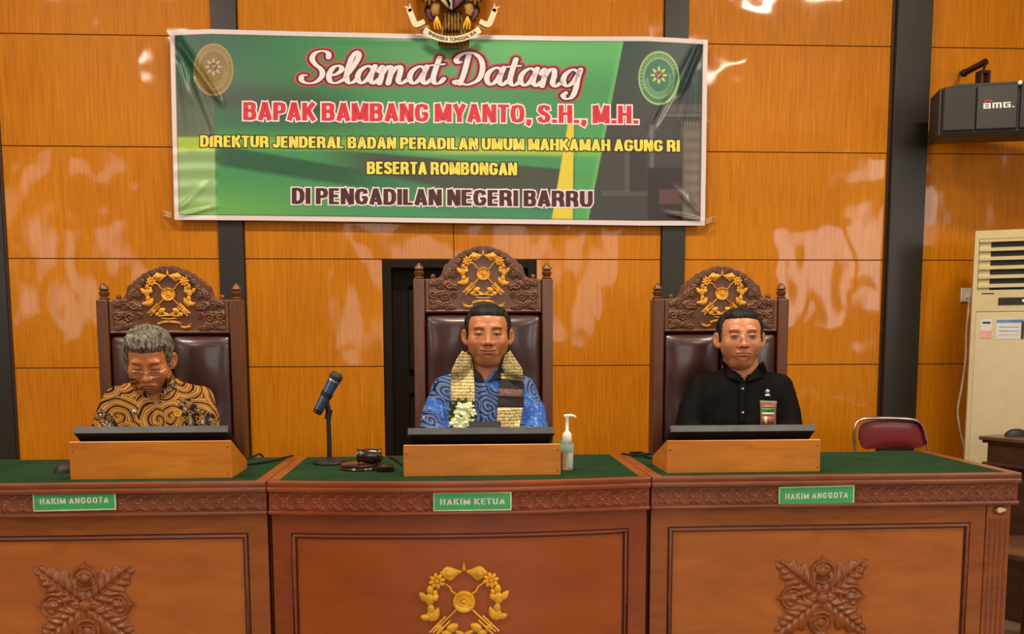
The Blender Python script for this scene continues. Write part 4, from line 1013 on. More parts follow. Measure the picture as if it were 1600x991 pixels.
ms = thing('computer_mouse', 'black computer mouse lying on the dark desk at the right', 'mouse', (mo.x, 4.22, ztop))
mb = MB(); mb.ell((mo.x+0.012, 4.22, ztop+0.001), (0.052, 0.03, 0.032), 20, 12); v = [(x_, y_, max(z_, ztop)) for x_, y_, z_ in mb.v]; mb.v = v
mb.build('shell', M['rubber'], ms, smooth=True); MB().tube([(mo.x+0.06, 4.22, ztop+0.006), (mo.x+0.12, 4.24, ztop+0.004), (mo.x+0.25, 4.35, ztop+0.004)], 0.003, 6).build('cord', M['rubber'], ms)
# seat of a chair low at the right edge
cs = W(1590, 873, 3.5)
ch = thing('wooden_chair', 'dark chair tucked low between bench and desk at the right edge', 'chair', (cs.x+0.2, 3.7, 0))
cx_ = cs.x+0.21
MB().lathe([(0.20, cs.z-0.03), (0.215, cs.z-0.02), (0.215, cs.z-0.005), (0.20, cs.z+0.004), (0.0, cs.z+0.008)][::1], (cx_, 3.7, 0), 28).build('seat', M['desktop'], ch, smooth=50)
for q in (PI/4, 3*PI/4, 5*PI/4, 7*PI/4): MB().tube([(cx_+0.13*math.cos(q), 3.7+0.13*math.sin(q), cs.z-0.03), (cx_+0.17*math.cos(q), 3.7+0.17*math.sin(q), 0)], [0.02, 0.015], 10).build('leg', M['desk'], ch, smooth=50)

# ------------------------------------------------------------------ thrones
def throne():
    """built round the origin: x across, back panel front at y = 0, crest base height ZB"""
    t = thing('carved_throne', None, 'chair', (0, 0, 0), 'carved judges\' chairs behind the bench')
    ZB = 1.355; HW = 0.287; pw = 0.046
    for s_ in (-1, 1):
        xa, xb = sorted((s_*HW, s_*(HW-pw)))
        MB().box(xa, xb, -0.01, 0.07, 0, ZB+0.138).build('post', M['throne'], t, bevel=0.005, seg=2)
        xm = (xa+xb)/2
        prof = [(0.019, 0), (0.021, 0.006), (0.014, 0.012), (0.019, 0.02), (0.0205, 0.03), (0.013, 0.037), (0.0205, 0.042), (0.0175, 0.05), (0.011, 0.058), (0.006, 0.064), (0.001, 0.068)]
        MB().lathe([(r, h+ZB+0.138) for r, h in prof], (xm, 0.03, 0), 16).build('finial', M['carve'], t, smooth=35)
        MB().lathe([(0.008, 0), (0.011, 0.008), (0.010, 0.016), (0.005, 0.021), (0.0005, 0.022)], (s_*0.207, 0.03, ZB+0.138), 12).build('small_knob', M['carve'], t, smooth=True)
        # arm rests
        mb = MB(); mb.tube([(s_*(HW-0.02), 0.0, 0.72), (s_*(HW-0.01), -0.15, 0.71), (s_*HW, -0.30, 0.69), (s_*HW, -0.37, 0.66)], [0.026, 0.03, 0.032, 0.026], 12); mb.build('arm_rest', M['throne'], t, smooth=True)
        MB().tube([(s_*HW, -0.33, 0.67), (s_*HW, -0.34, 0.45), (s_*HW, -0.34, 0.0)], [0.024, 0.028, 0.022], 12).build('front_leg', M['throne'], t, smooth=True)
    # crest outline
    half = [(0.241, 0.0), (0.241, 0.138), (0.228, 0.138), (0.206, 0.139), (0.186, 0.142), (0.174, 0.152), (0.168, 0.168), (0.164, 0.186), (0.158, 0.196), (0.148, 0.200), (0.140, 0.206), (0.139, 0.214), (0.129, 0.217), (0.121, 0.226), (0.110, 0.231), (0.100, 0.244), (0.086, 0.247), (0.072, 0.257), (0.052, 0.262), (0.034, 0.271), (0.014, 0.275), (0.004, 0.272)]
    out = [(x, ZB+z) for x, z in half]+[(-x, ZB+z) for x, z in half[::-1]]
    MB().prism(out, 0.0, 0.05).build('crest_board', M['carve'], t, bevel=0.004, seg=2)
    ox = np.array([h[0] for h in half[::-1]]); oz = np.array([h[1] for h in half[::-1]])
    def crestH(X, Z):
        z = Z-ZB; ax_ = np.abs(X); H = np.zeros_like(X)
        up = np.interp(ax_, ox, oz)
        # border leaves following the arch
        for k in range(9):
            q = math.radians(90-12-k*13); cx, cz = 0.138*math.cos(q), 0.142+0.118*math.sin(q)
            if cz < 0.15: break
            H = np.maximum(H, hleaf(ax_, z, cx-0.010, cz+0.004, q-PI/2-0.35, 0.040, 0.012, 0.012, 3))
            H = np.maximum(H, hscroll(ax_, z, cx*0.93, 0.142+(cz-0.142)*0.92, 0.011, 1.2, 1, 0.009))
        for (cx, cz, R, d) in ((0.125, 0.16, 0.022, 1), (0.140, 0.115, 0.022, -1), (0.176, 0.108, 0.018, 1), (0.205, 0.075, 0.022, -1), (0.160, 0.062, 0.022, 1), (0.122, 0.076, 0.016, -1), (0.20, 0.03, 0.018, 1), (0.145, 0.024, 0.016, -1)):
            H = np.maximum(H, hscroll(ax_, z, cx, cz, R, 1.7, d, 0.009))
        for (cx, cz, an, L_, w_) in ((0.10, 0.10, 0.3, 0.07, 0.016), (0.15, 0.085, -0.2, 0.08, 0.014), (0.225, 0.11, 2.7, 0.07, 0.013), (0.225, 0.05, 3.4, 0.08, 0.014), (0.13, 0.045, -0.4, 0.07, 0.012),
                                     (0.11, 0.02, 0.2, 0.06, 0.012), (0.225, 0.018, 2.9, 0.06, 0.012), (0.155, 0.135, 1.9, 0.055, 0.013), (0.165, 0.13, 0.1, 0.05, 0.011)):
            H = np.maximum(H, hleaf(ax_, z, cx, cz, an, L_, w_, 0.010, 4))
        rr = np.hypot(X, z-0.158)
        inside = rr < 0.076
        H = np.where(inside, -0.003+0.0022*np.sin(X*420)*np.sin(z*420), H)
        H = np.where((ax_ > 0.221), 0.004*(np.abs(ax_-0.231) < 0.006), H)
        H = np.where((z < 0.014) & (ax_ < 0.235), 0.006*np.sin(PI*np.clip(z/0.014, 0, 1)), H)
        H = np.where((z > up-0.004), -0.004, H)
        return H-0.0008
    relief(crestH, -0.238, 0.238, ZB, ZB+0.272, 0.0016, 0.0, M['carve'], 'crest_carving', t, mask=lambda X, Z: (Z-ZB) <= np.interp(np.abs(X), ox, oz)-0.001)
    mb = gold_emblem(MB(), 0, ZB+0.158, 0.00152, -0.003, 0.007)
    mb.tube([(-0.04, -0.006, ZB+0.071), (0.0, -0.009, ZB+0.0745), (0.04, -0.006, ZB+0.071)], 0.003, 6)
    mb.tube([(-0.03, -0.006, ZB+0.063), (0.0, -0.009, ZB+0.060), (0.03, -0.006, ZB+0.063)], 0.0022, 6)
    mb.build('gold_wreath', M['gold_old'], t, smooth=50)
    mb = MB()
    arc = [(x, ZB+0.050-(x/0.046)**2*0.009) for x in np.linspace(-0.046, 0.046, 13)]
    mb.prism([(x, z-0.0045) for x, z in arc]+[(x, z+0.0045) for x, z in arc[::-1]], -0.008, 0.0)
    for s_ in (-1, 1):
        mb.prism([(s_*x, ZB+z) for x, z in ((0.044, 0.034), (0.06, 0.030), (0.078, 0.036), (0.092, 0.046), (0.080, 0.030), (0.090, 0.030), (0.070, 0.023), (0.055, 0.022), (0.042, 0.028))], -0.006, 0.0)
    mb.build('gold_ribbon', M['gold_old'], t, bevel=0.001)
    # leather back, two padded halves with a seam
    w = HW-pw; nz_, nx_ = 60, 50
    for s_ in (-1, 1):
        u, v = np.meshgrid(np.linspace(0, 1, nx_), np.linspace(0, 1, nz_))
        X = s_*(0.002+u*(w-0.002)); Z = 0.50+v*(ZB-0.50)
        e = np.minimum(1, np.minimum(u/0.10, 1.0))
        puff = (np.clip(np.sin(PI*np.clip(u, 0.0, 1))**0.35, 0, 1))*(np.clip(np.minimum(v, 1-v)/0.05, 0, 1)**0.5)
        wr = 0.003*np.sin(v*7*PI+3*u)*u*(1-u)*4+0.004*np.exp(-((v-0.28-0.03*u)/0.008)**2)*-1
        Y = 0.02-0.05*puff-wr
        gridmesh('leather_pad', np.stack([X, Y, Z], -1)[:, ::s_] if s_ > 0 else np.stack([X, Y, Z], -1)[:, ::-1], M['leather'], t)
    MB().box(-w, w, 0.03, 0.05, 0.40, ZB).build('back_board', M['throne'], t)
    MB().box(-HW+0.01, HW-0.01, -0.40, 0.03, 0.36, 0.43).build('seat_rail', M['throne'], t, bevel=0.006)
    MB().box(-HW+0.03, HW-0.03, -0.40, 0.0, 0.43, 0.50).build('seat_cushion', M['leather'], t, bevel=0.025, seg=3, smooth=60)
    return t
YT = 4.13
T_ = throne()
thr = []
for i, (px, py, zz, Yt, lab) in enumerate(((266, 522, 0, YT, 'carved wooden throne with gold wreath behind the man looking down in brown batik'),
                           (755.5, 489, 0, YT, 'carved wooden throne with gold wreath behind the man in blue batik and stole'),
                           (1126, 519, 0, YT, 'carved wooden throne with gold wreath behind the man in the black shirt'))):
    o = T_ if i == 0 else copy_tree(T_)
    p = W(px, py, Yt); o.location = (p.x, Yt, p.z-1.355); o['label'] = lab; thr.append(o)
    print('throne z off', p.z-1.355)

# ------------------------------------------------------------------ monitors on wooden stands
def stand_monitor(px0, px1, pyt, pyb, mx0, mx1, mt, Yf, which):
    Z0 = ZT+0.0016
    a, b = W(px0, pyt, Yf), W(px1, pyb, Yf); x0, x1 = a.x, b.x; zt = a.z; zb = Z0
    st = thing('monitor_stand', 'low pine stand holding the monitor in front of the %s' % which, 'stand', ((x0+x1)/2, Yf+0.1, Z0), 'wooden monitor stands on the bench')
    MB().box(x0, x1, Yf, Yf+0.018, zb, zt).build('front_board', M['stand'], st, bevel=0.0015)
    for xx in (x0, x1-0.016):
        MB().prismx([(Yf+0.018, zb), (Yf+0.24, zb), (Yf+0.24, zb+0.03), (Yf+0.018, zt-0.002)], xx, xx+0.016).build('side_board', M['stand'], st, bevel=0.001)
    MB().box(x0+0.016, x1-0.016, Yf+0.018, Yf+0.24, zb+0.02, zb+0.03).build('shelf', M['stand'], st)
    for (xx, zz) in ((x1-0.010, zt-0.02), (x1-0.010, zb+0.015), (x0+0.010, zt-0.03)):
        MB().lathe([(0.0028, 0.0), (0.0028, -0.0012), (0.0003, -0.0014)], (xx, Yf, zz), 10, 'y').build('nail', M['standend'], st)
    # monitor: leaning back so that its top edge points at the viewer
    c0, c1 = W(mx0, mt, Yf+0.03), W(mx1, mt, Yf+0.03)
    mo_ = thing('monitor', 'black monitor leaning in the pine stand of the %s' % which, 'monitor', ((c0.x+c1.x)/2, Yf+0.1, zt-0.05), 'bench monitors')
    zt2 = (c0.z+c1.z)/2; x0, x1 = c0.x, c1.x; yt = Yf+0.02
    ang = math.radians(27); dy, dz = math.cos(ang), -math.sin(ang)      # screen direction going down and away
    L_ = min(0.27, (zt2-0.012-(zb+0.032))/math.sin(ang)); n_ = (math.sin(ang), math.cos(ang))
    P2 = lambda u, d: (yt+dy*u+n_[0]*d, zt2+dz*u+n_[1]*d)        # d>0 towards the judge
    bev = 0.014
    v = []
    for (u0, u1, d, ins) in ((0.0, L_, 0.0, 0.0), (0.0, L_, -0.016, 0.0), (0.03, L_-0.02, -0.036, bev)):
        for (x_, u_) in ((x0+ins, u0), (x1-ins, u0), (x1-ins, u1), (x0+ins, u1)): v.append((x_,)+P2(u_, d))
    f = [(0, 1, 2, 3), (11, 10, 9, 8)]+[(k*4+i, k*4+(i+1) % 4, (k+1)*4+(i+1) % 4, (k+1)*4+i) for k in range(2) for i in range(4)]
    MB().add(v, f).build('housing', M['monitor'], mo_, bevel=0.002, seg=2)
    mb = MB(); v = [(x_,)+P2(u_, d) for d in (0.004, -0.018) for (x_, u_) in ((x0-0.001, -0.002), (x1+0.001, -0.002), (x1+0.001, 0.013), (x0-0.001, 0.013))]
    mb.add(v, [(0, 1, 2, 3), (7, 6, 5, 4)]+[(i, (i+1) % 4, 4+(i+1) % 4, 4+i) for i in range(4)]); mb.build('top_bezel', M['monitor_edge_lit'], mo_)
    v = [(x_,)+P2(u_, 0.001) for (x_, u_) in ((x0+0.015, 0.015), (x1-0.015, 0.015), (x1-0.015, L_-0.02), (x0+0.015, L_-0.02))]
    MB().add(v, [(0, 1, 2, 3)]).build('screen', M['screen'], mo_)
    return mo_
stand_monitor(107, 362, 691, 740, 118, 357, 668, 3.17, 'man looking down')
stand_monitor(630, 876, 696, 741.5, 638, 865, 670, 3.16, 'man in blue')
stand_monitor(1043, 1281, 689, 737, 1047, 1271, 666, 3.17, 'man in the black shirt')

# ------------------------------------------------------------------ small things on the bench
Z0 = ZT+0.0016
def onb(px, Y): return W(px, 700, Y).x
# microphone on its stand
Ym = 3.52; mb_ = W(515, 719, Ym)
mx = mb_.x
mc = thing('microphone', 'grey microphone tilted on a black desk stand left of the gavel', 'microphone', (mx, Ym, Z0))
MB().lathe([(0.056, 0), (0.058, 0.004), (0.054, 0.012), (0.03, 0.017), (0.012, 0.02), (0.0075, 0.024)], (mx, Ym, Z0), 28).build('base', M['rubber'], mc, smooth=50)
zc_ = W(515, 640, Ym).z
MB().tube([(mx, Ym, Z0+0.02), (mx, Ym, zc_-0.01)], [0.0085, 0.0075], 12).build('pole', M['rubber'], mc, smooth=60)
MB().tube([(mx-0.004, Ym, zc_-0.035), (mx+0.004, Ym, zc_+0.0)], 0.011, 12).build('pivot', M['rubber'], mc, smooth=60)
MB().tube([(mx, Ym, zc_-0.01), (mx-0.004, Ym-0.005, zc_+0.03)], [0.010, 0.008], 12).build('clip_stem', M['rubber'], mc, smooth=60)
A, B = W(495, 646, Ym-0.02), W(528, 583, Ym-0.03); dv = (B-A); 
def seg_(t0, t1, r0, r1, nm, mt): MB().tube([A+dv*t0, A+dv*t1], [r0, r1], 18).build(nm, mt, mc, smooth=50)
seg_(0.0, 0.10, 0.015, 0.0165, 'end_cap', M['gavel']); seg_(0.10, 0.42, 0.0165, 0.019, 'handle', M['micgrey'])
seg_(0.42, 0.52, 0.021, 0.021, 'clip', M['rubber']); seg_(0.52, 0.80, 0.019, 0.021, 'handle', M['micgrey'])
seg_(0.80, 0.84, 0.0235, 0.0235, 'collar_ring', M['micsilver'])
MB().tube([A+dv*0.84, A+dv*0.88, A+dv*0.96, A+dv*1.0], [0.021, 0.0235, 0.0225, 0.015], 18).build('head_grille', M['grille'], mc, smooth=50)
# gavel on sounding blocks
Yg = 3.36; gx = onb(575, Yg)
gb = thing('sound_block', 'round dark sounding block under the gavel', 'gavel block', (gx, Yg, Z0))
x1_ = onb(560, Yg); 
MB().lathe([(0.066, 0), (0.068, 0.004), (0.064, 0.011), (0.066, 0.016), (0.060, 0.021), (0.0, 0.0212)], (x1_+0.004, Yg, Z0), 30).build('disc', M['gavel'], gb, smooth=40)
gz = Z0+0.0212
gv = thing('gavel', 'dark polished gavel lying on the sounding block', 'gavel', (gx+0.01, Yg, gz))
hx = onb(577, Yg)
MB().lathe([(0.001, -0.042), (0.023, -0.041), (0.0245, -0.034), (0.021, -0.031), (0.0225, -0.026), (0.025, -0.012), (0.025, 0.012), (0.0225, 0.026), (0.021, 0.031), (0.0245, 0.034), (0.023, 0.041), (0.001, 0.042)], (hx, Yg-0.005, gz+0.0255), 22, 'x').build('head', M['gavel'], gv, smooth=40)
MB().tube([(hx, Yg+0.015, gz+0.025), (hx+0.01, Yg+0.09, gz+0.012), (hx+0.02, Yg+0.2, gz-0.006)], [0.008, 0.010, 0.012], 12).build('handle', M['gavel'], gv, smooth=True)
g2 = thing('striking_block', 'small dark round block at the right of the gavel', 'gavel block', (onb(592, Yg-0.01)+0.01, Yg-0.02, Z0))
MB().lathe([(0.028, 0), (0.030, 0.003), (0.030, 0.018), (0.026, 0.02), (0.0, 0.0205)], (onb(590, Yg)+0.028, Yg-0.06, Z0), 24).build('disc', M['gavel'], g2, smooth=40)
# pump bottle of sanitizer and a small one beside it
Yb = 3.30; bx_ = onb(886, Yb)-0.0; k_ = F/Yb
hb = lambda py: W(886, py, Yb).z
bo = thing('sanitizer_bottle', 'clear pump bottle with white pump head at the right of the middle stand', 'bottle', (bx_, Yb, Z0))
hB = 0.097
MB().lathe([(0.020, 0), (0.0225, 0.003), (0.0225, hB-0.014), (0.019, hB-0.004), (0.011, hB), (0.0105, hB+0.006)], (bx_, Yb, Z0), 24).build('bottle_body', M['clear'], bo, smooth=50)
MB().lathe([(0.0228, 0.058), (0.0230, 0.0585), (0.0230, 0.084), (0.0228, 0.0845)], (bx_, Yb, Z0), 24).build('label', M['pale_label'], bo, smooth=50)
zt_ = hb(649)
MB().lathe([(0.0145, Z0+hB-0.001), (0.0155, Z0+hB+0.003), (0.0155, Z0+hB+0.02), (0.012, Z0+hB+0.027), (0.006, Z0+hB+0.034), (0.0055, zt_-0.012), (0.006, zt_-0.011), (0.006, zt_)], (bx_, Yb, 0), 20).build('pump_collar', M['white'], bo, smooth=50)
MB().tube([(bx_-0.010, Yb, zt_-0.003), (bx_+0.012, Yb, zt_-0.001), (bx_+0.026, Yb, zt_-0.004), (bx_+0.029, Yb, zt_-0.008)], [0.005, 0.0055, 0.004, 0.003], 12).build('pump_spout', M['white'], bo, smooth=True)
MB().tube([(bx_, Yb, Z0+0.01), (bx_, Yb, Z0+hB)], 0.003, 8).build('dip_tube', M['white'], bo)
Yb2 = 3.37; b2x = onb(877.5, Yb2)
bo2 = thing('small_bottle', 'small clear bottle with green cap half behind the middle stand', 'bottle', (b2x, Yb2, Z0))
MB().lathe([(0.014, 0), (0.0155, 0.003), (0.0155, 0.058), (0.011, 0.066), (0.009, 0.068)], (b2x, Yb2, Z0), 20).build('bottle_body', M['clear'], bo2, smooth=50)
MB().lathe([(0.0117, 0.066), (0.012, 0.068), (0.012, 0.088), (0.010, 0.091), (0.0, 0.0915)], (b2x, Yb2, Z0), 20).build('cap', M['green_label'], bo2, smooth=50)
MB().lathe([(0.0159, 0.012), (0.0161, 0.0125), (0.0161, 0.048), (0.0159, 0.0485)], (b2x, Yb2, Z0), 20).build('label', M['paper'], bo2, smooth=50)
# black device at the left stand, cables
ph = W(97, 724, 3.38)
pho = thing('computer_mouse', 'black computer mouse half hidden at the left of the left stand', 'mouse', (ph.x, 3.38, Z0))
mb = MB(); mb.ell((ph.x+0.012, 3.38, Z0), (0.036, 0.055, 0.034), 20, 12); mb.v = [(x_, y_, max(z_, Z0)) for x_, y_, z_ in mb.v]; mb.build('shell', M['rubber'], pho, smooth=True)
def cable(name, pts, r, label):
    o = MB().tube([tuple(q) for q in bez(pts, 8)], r, 8).build(name, M['rubber'], None, smooth=True); tag(o, label, 'cable'); return o
zc = Z0+0.0045
cable('monitor_cable', [(W(372, 728, 3.42).x, 3.40, zc), (onb(385, 3.48), 3.46, zc+0.003), (onb(410, 3.53), 3.55, zc), (onb(440, 3.6), 3.64, zc+0.004), (onb(457, 3.7), 3.71, zc+0.004)], 0.0042, 'black cable running from the left stand to the seam of the bench')
cable('power_cable', [(onb(386, 3.7), 3.62, zc), (onb(398, 3.7), 3.70, zc+0.006), (onb(404, 3.7), 3.735, zc+0.006), (onb(405, 3.7), 3.80, zc-0.05), (onb(410, 3.7), 3.82, zc-0.3)], 0.0042, 'short black cable dropping behind the bench near the left throne')
cable('monitor_cable', [(onb(985, 3.72), 3.72, zc), (onb(1000, 3.7), 3.65, zc+0.008), (onb(1012, 3.6), 3.58, zc), (onb(1024, 3.55), 3.52, zc+0.002), (onb(1031, 3.5), 3.44, zc), (onb(1036, 3.4), 3.40, zc+0.002)], 0.0055, 'black cable curling to the right stand beside the bench seam')
cable('power_cable', [(onb(970, 3.72), 3.70, zc), (onb(990, 3.7), 3.63, zc+0.002), (onb(1008, 3.7), 3.585, zc+0.012), (onb(1020, 3.6), 3.50, zc)], 0.0042, 'second thin black cable lying left of the right stand')
cable('monitor_cable', [(onb(606, 3.6), 3.68, zc), (onb(616, 3.6), 3.60, zc+0.002), (onb(624, 3.5), 3.50, zc), (onb(632, 3.45), 3.41, zc)], 0.0042, 'black cable between the gavel and the middle stand')

# ------------------------------------------------------------------ people
def skin_mat(name, base, rough=0.42):
    return attrmat(name, rough, 0.12, 0.05, 0.45, 0.12, 240)
M['skin'] = skin_mat('skin', None)
M['skinbody'] = attrmat('skin_body', 0.5, 0.0, 0.1)
def hairmat(name, dark, light, streak):
    n = N(name); v = n.coord((1, 1, 0.35)); a = n.noise(v, streak, 4, 0.7, 0.5)
    n.l(n.ramp(a, [(0.38, dark), (0.68, light)]), n.b.inputs['Base Color']); n.set(Roughness=0.5, Specular_IOR_Level=0.3)
    n.bump(a, 0.6, 0.003); return n.m
M['hair_black'] = hairmat('hair_black', (10, 9, 9), (30, 27, 25), 180)
M['hair_grey'] = hairmat('hair_grey', (40, 38, 34), (150, 142, 124), 110)
M['sclera'] = plain('eye_white', (176, 160, 148), 0.3, 0, 0.2, 0.02)
M['iris'] = plain('dark_iris', (26, 16, 10), 0.12, 0, 0.6, 0.05)

def smin(a, b, k):
    h = np.clip(0.5+0.5*(b-a)/k, 0, 1); return b+(a-b)*h-k*h*(1-h)
def smax(a, b, k): return -smin(-a, -b, k)
def sd_e(P, c, r):
    q = (P-np.array(c))/np.array(r); k = np.linalg.norm(q, axis=-1); g_ = np.linalg.norm(q/np.array(r), axis=-1)+1e-9
    return k*(k-1)/g_
def sd_c(P, a, b, r0, r1=None):
    a, b = np.array(a, float), np.array(b, float); r1 = r0 if r1 is None else r1
    h = np.clip(((P-a)@(b-a))/((b-a)@(b-a)), 0, 1); return np.linalg.norm(P-a-h[..., None]*(b-a), axis=-1)-(r0+(r1-r0)*h)
def head_sdf(P, o):
    X = P.copy(); ax_ = np.abs(P[..., 0]); Q = np.stack([ax_, P[..., 1], P[..., 2]], -1)
    fw = o.get('face_w', 1.0)
    d = sd_e(P, (0, .020, .036), (.0765*fw, .093, .071))
    d = smin(d, sd_e(P, (0, -.018, -.030), (.066*fw, .064, .078)), .03)
    d = smin(d, sd_e(Q, (.036*fw, -.020, -.040), (.026, .046, .038)), .03)      # jaw corners
    d = smin(d, sd_e(P, (0, -.052, -.094), (.026, .027, .022)), .022)           # chin
    d = smin(d, sd_e(P, (0, -.012, -.082), (.043*fw, .045, .032+o.get('jowl', 0)*.01)), .025)
    if o.get('jowl'): d = smin(d, sd_e(P, (0, -.024, -.106), (.038, .034, .020)), .022)
    d = smin(d, sd_e(Q, (.040, -.054, -.026), (.024, .021, .022)), .02)          # cheeks
    d = smin(d, sd_e(Q, (.026, -.069, .027), (.024, .010, .0085)), .014)         # brow
    d = smin(d, sd_e(P, (0, -.075, -.066), (.032, .014, .022)), .016)            # muzzle
    d = smax(d, -sd_e(Q, (.0315, -.095, .005), (.0185, .0175, .0145)), .010)      # sockets
    d = smin(d, sd_c(P, (0, -.074, .018), (0, -.093, -.030), .0065, .010), .010) # nose
    d = smin(d, sd_e(P, (0, -.097, -.034), (.0125, .012, .0105)), .006)
    d = smin(d, sd_e(Q, (.0155, -.086, -.037), (.0095, .012, .0085)), .005)
    d = smax(d, -sd_e(Q, (.0078, -.097, -.0445), (.0036, .006, .0028)), .002)
    d = smax(d, -sd_c(Q, (.021, -.094, -.036), (.034, -.078, -.066), .0014), .010)   # nasolabial
    sm = o.get('smile', 0)
    for (cz, ry, rz, ww, yy) in ((-.0625, .0080, .0050, .028, -.0865), (-.0725, .0085, .0060, .023, -.0855)):
        cv = P.copy(); cv[..., 2] -= sm*(ax_/0.024)**2*0.004; d = smin(d, sd_e(cv, (0, yy, cz), (ww, ry, rz)), .004)
    cv = P.copy(); cv[..., 2] -= sm*(ax_/0.024)**2*0.004+0.0006*np.cos(ax_*260)
    d = smax(d, -sd_e(cv, (0, -.096, -.0672), (.029+.003*sm, .012, .0014)), .0018)
    d = smax(d, -sd_e(P, (0, -.088, -.083), (.016, .006, .004)), .006)
    # eyelids and the opening between them
    ez = .001; op = o.get('open', .0040)
    d = smin(d, sd_e(Q, (.0315, -.0668, ez), (.0160, .0150, .0140)), .004)
    t = (Q[..., 0]-.0315)/.0140
    arch = op*np.clip(1-t*t, 0, 1)**0.7
    cl = o.get('eye_line', 0.0)
    mid = ez+cl-0.0006*t
    cut = np.maximum(np.abs(P[..., 2]-mid)-arch, np.abs(t)*0.0140-.0136); cut = np.maximum(cut, P[..., 1]+.070)
    d = np.maximum(d, -cut)
    if op < .0015: d = smax(d, -sd_c(Q, (.019, -.083, ez-.005), (.044, -.078, ez-.006), .0009), .002)
    if o.get('bags'): d = smin(d, sd_e(Q, (.032, -.0745, -.013), (.014, .005, .0038)), .005)
    d = smax(d, -sd_c(Q, (.018, -.088, .0125), (.046, -.077, .0115), .0009), .004)   # lid fold
    # ears
    R = np.array([[math.cos(.45), math.sin(.45)], [-math.sin(.45), math.cos(.45)]])
    E0 = Q-np.array([.0795*fw, .012, -.008]); ex = E0[..., 0]*R[0, 0]+E0[..., 1]*R[0, 1]*-1; ey = E0[..., 0]*-R[1, 0]*-1+E0[..., 1]*R[1, 1]
    ex = E0[..., 0]*math.cos(.62)-E0[..., 1]*math.sin(.62); ey = E0[..., 0]*math.sin(.62)+E0[..., 1]*math.cos(.62)
    El = np.stack([ex, ey-0.10*E0[..., 2], E0[..., 2]], -1)
    e_ = sd_e(El, (0, .004, 0), (.0075, .0195, .031)); e_ = smin(e_, sd_e(El, (0, -.004, -.024), (.007, .009, .011)), .006)
    e_ = smax(e_, -sd_e(El, (.008, .004, .004), (.0062, .0125, .021)), .003)
    e_ = smin(e_, sd_e(El, (.002, -.006, -.006), (.004, .005, .007)), .003)
    d = smin(d, e_, .005)
    return d
def make_head(o):
    nt, nph = 300, 320
    # denser in front and over the face band
    tb = np.linspace(0, 1, 2000); 
    wt = 1+2.4*np.exp(-((tb*PI-1.85)/0.55)**2); th = np.interp(np.linspace(0, 1, nt), np.concatenate([[0], np.cumsum(wt)[:-1]])/np.cumsum(wt)[-2 if False else -1], tb)*PI
    th = np.clip(th, 0.012, PI-0.012)
    pb = np.linspace(-PI, PI, 4000); wp = 1+2.2*np.exp(-(pb/0.62)**2)+0.5*np.exp(-((np.abs(pb)-1.7)/.3)**2)
    cw = np.concatenate([[0], np.cumsum(wp)])[:-1]; ph = np.interp(np.linspace(0, cw[-1], nph+1)[:-1], cw, pb)
    TH, PH = np.meshgrid(th, ph, indexing='ij')
    D = np.stack([np.sin(TH)*np.sin(PH), -np.sin(TH)*np.cos(PH), np.cos(TH)], -1)
    O = np.array([0, .005, -.004])
    # walk inwards to the outermost surface, then refine
    hi = np.full(TH.shape, .175); done = np.zeros(TH.shape, bool)
    for _ in range(90):
        d = head_sdf(O+D*hi[..., None], o); done |= d < 0.0004
        hi = np.where(done, hi, hi-np.clip(d*0.6, 0.0004, .02)); hi = np.maximum(hi, .02)
        if done.all(): break
    return O+D*hi[..., None], D
